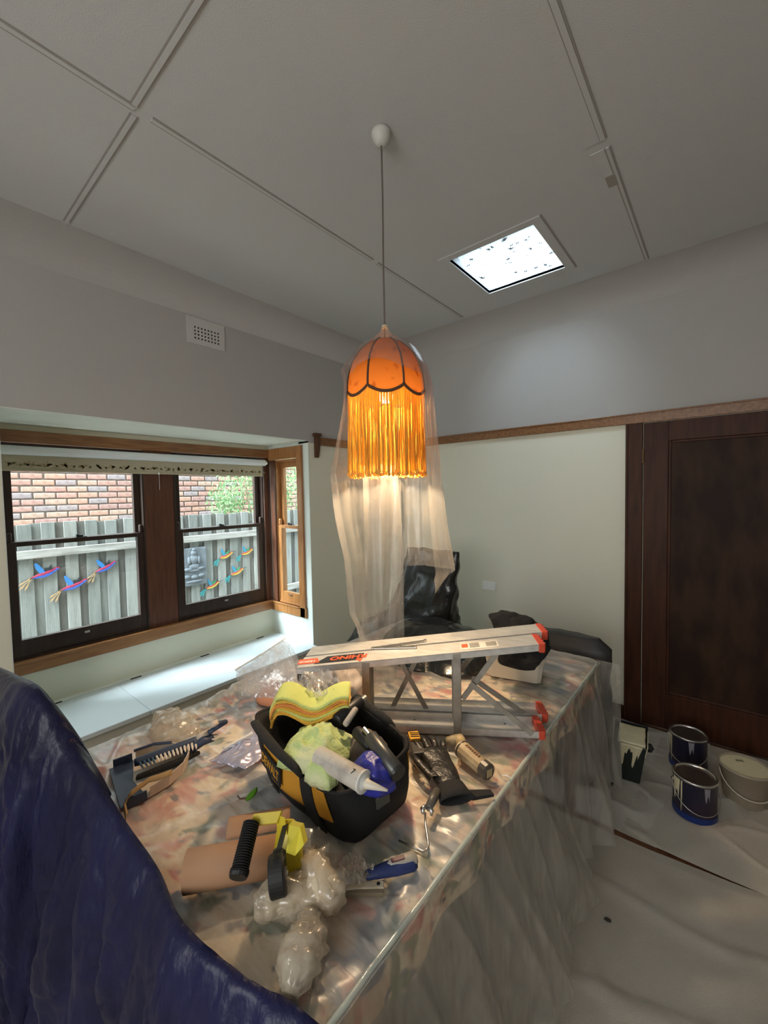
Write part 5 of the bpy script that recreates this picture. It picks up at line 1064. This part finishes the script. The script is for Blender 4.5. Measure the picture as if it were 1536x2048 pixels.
# paint tins
def tin(x, y, rot, label, first=None):
    root = thing('paint_tin', (x, y, .012), label, 'paint tin', 'navy paint tins'); T = Matrix.Translation((x, y, .012))
    R_ = .088; H_ = .19
    MB(T).lathe([(0, 0), (R_, 0), (R_ + .0015, .004), (R_, .008), (R_, H_ - .01), (R_ + .002, H_ - .006)], 48).build('tin_body', mat('navy_tin_label', (.010, .009, .030), .35, col2=(.022, .012, .030), nscale=6, nlo=.4, nhi=.6, spec=.6), root, smooth=True)
    MB(T).lathe([(R_ + .0018, .0), (R_ + .0025, .006), (R_ + .0018, .030)], 48).build('blue_base_band', mat('royal_blue_band', (.008, .03, .17), .35), root, smooth=True)
    MB(T).lathe([(R_ + .002, H_ - .008), (R_ + .004, H_ - .002), (R_ + .001, H_ + .002), (R_ - .007, H_ + .001), (R_ - .009, H_ - .006)], 48).build('steel_rim', chrome, root, smooth=True)
    MB(T).lathe([(R_ - .009, H_ - .006), (R_ - .012, H_ - .009), (R_ * .6, H_ - .008), (0, H_ - .008)], 48).build('lid', mat('dull_tin_lid', (.10, .07, .06), .3, .6, col2=(.15, .11, .09), nscale=9), root, smooth=True)
    # drip stains
    for a, wd, z0 in ((.28, .50, .08), (.62, .08, .02), (1.8, .30, .12)):
        MB(T @ Matrix.Rotation(rot, 4, 'Z')).grid(lambda u, v: ((R_ + .0012) * math.cos(a + (u - .5) * wd * (1 - .3 * v)), (R_ + .0012) * math.sin(a + (u - .5) * wd * (1 - .3*v)), H_ - .012 - v * (H_ - z0) * (.75 + .25 * math.sin(u * 7))), 8, 6).build('paint_drip', cream_paint if a < 1.5 else mat('grey_smear', (.25, .23, .26), .5), root, smooth=True)
    hp = []
    for k in range(17):
        g = k / 16; a = rot + PI * g; rad = R_ + .007 + .012 * math.sin(PI * g); hp.append(V((x + rad * math.cos(a), y + rad * math.sin(a), .012 + H_ - .035 - .10 * math.sin(PI * g) ** .8)))
    MB().tube(hp, .0019, 6).build('wire_handle', chrome, root, smooth=True)
    for s in (0, PI): MB().tube([V((x + R_ * math.cos(rot + s), y + R_ * math.sin(rot + s), .012 + H_ - .035)), V((x + (R_ + .009) * math.cos(rot + s), y + (R_ + .009) * math.sin(rot + s), .012 + H_ - .035))], .008, 10).build('handle_ear', chrome, root)
    return root
va = math.atan2(-2.4, .1)
tin(-.105, 2.46, va - PI/2 + .35, 'navy paint tin with cream drips standing nearer the camera')
tin(-.155, 2.865, va - PI/2 - .05, 'navy paint tin with hanging wire handle standing behind the other tin')
# translucent bucket with cream paint
bx_, by_ = .085, 2.72; bk = thing('paint_bucket', (bx_, by_, .012), 'round translucent plastic bucket full of cream paint at the right edge', 'bucket'); T = Matrix.Translation((bx_, by_, .012))
bp_m = mat('milky_bucket_plastic', (.36, .30, .22), .45)
MB(T).lathe([(0, 0), (.082, 0), (.086, .005), (.103, .165), (.108, .167), (.108, .176), (.103, .178), (.099, .170)], 48).build('bucket_body', bp_m, bk, smooth=True)
MB(T).lathe([(.100, .168), (.07, .1685), (0, .169)], 48).build('paint', cream_paint, bk, smooth=True)
MB(T @ Matrix.Translation((-.02, .04, .170)) @ Matrix.Rotation(.4, 4, 'Z')).prism([(-.018, -.008), (.02, -.005), (.014, .008), (-.015, .006)], 0, .002).build('dark_smear', mat('grey_paint_smear', (.28, .26, .15), .5), bk)
hp = [V((bx_ + (.108 + .01 * math.sin(PI*g)) * math.cos(-2.75 + PI*g*.98), by_ + (.108 + .01 * math.sin(PI*g)) * math.sin(-2.75 + PI*g*.98), .012 + .150 - .085 * math.sin(PI*g) ** .8)) for g in [k/16 for k in range(17)]]
MB().tube(hp, .0028, 6).build('handle', mat('milky_handle', (.62, .58, .5), .4), bk, smooth=True)
# roller tray standing up
q = V((-.385, 2.53, .0)); rt = thing('paint_scuttle', q, 'black paint scuttle smeared with cream paint beside the plastic-covered table', 'paint scuttle')
Mt = Matrix.Translation((-.40, 2.60, .012)) @ Matrix.Rotation(.12, 4, 'Z')
MB(Mt).rings([[(x*k, y*k2, z) for x, y in [(-.075, -.13), (.075, -.13), (.08, .12), (-.08, .12)]] for k, k2, z in ((.62, .70, 0), (1, 1, .215), (1.04, 1.03, .22), (1.04, 1.03, .226), (.95, .95, .226), (.8, .85, .12))]).build('scuttle_body', mat('black_tray_plastic', (.014, .020, .018), .4), rt, bevel=.003)
MB(Mt).grid(lambda u, v: (-.055 + .125 * u + .004*nz(v*5, 1), -.13 + .19 * v, .232 + .006 * math.sin(v * 3) + .003 * nz(u*5, v*5)), 14, 14).build('paint_skin', cream_paint, rt, smooth=True, solid=.012)
MB(Mt).grid(lambda u, v: (-.045 + .105 * u * (1 - .3 * v), -.1365 + .032 * v * .9, .228 - v * (.10 + .06 * nz(u * 6, 3) + .03 * math.sin(u * 9))), 20, 10).build('paint_run', cream_paint, rt, smooth=True, solid=.004)
MB(Mt).grid(lambda u, v: (.082 - .012*v, -.12 + .17 * u, .228 - v * (.06 + .04 * nz(u * 6, 8))), 16, 8).build('paint_run', cream_paint, rt, smooth=True, solid=.004)
MB(Mt).rings([[(.09 + r_ * .02 * math.cos(t_) , .03 + .02 * r_ * math.sin(t_), .15 + z) for t_ in [2*PI*j/12 for j in range(12)]] for r_, z in ((.6, -.02), (1.1, 0), (.5, .02))]).build('brush_tuft', black_m, rt)
# speck on the drop sheet
q = at(1215, 1840, z=.006); o = MB(Matrix.Translation(q)).prism([(-.012, -.004), (.0, -.008), (.013, -.003), (.010, .006), (-.006, .007)], 0, .003).build('debris_flake', mat('dark_flake', (.06, .05, .045), .8), loc=q); tag(o, 'small dark flake on the canvas drop sheet', 'flake')
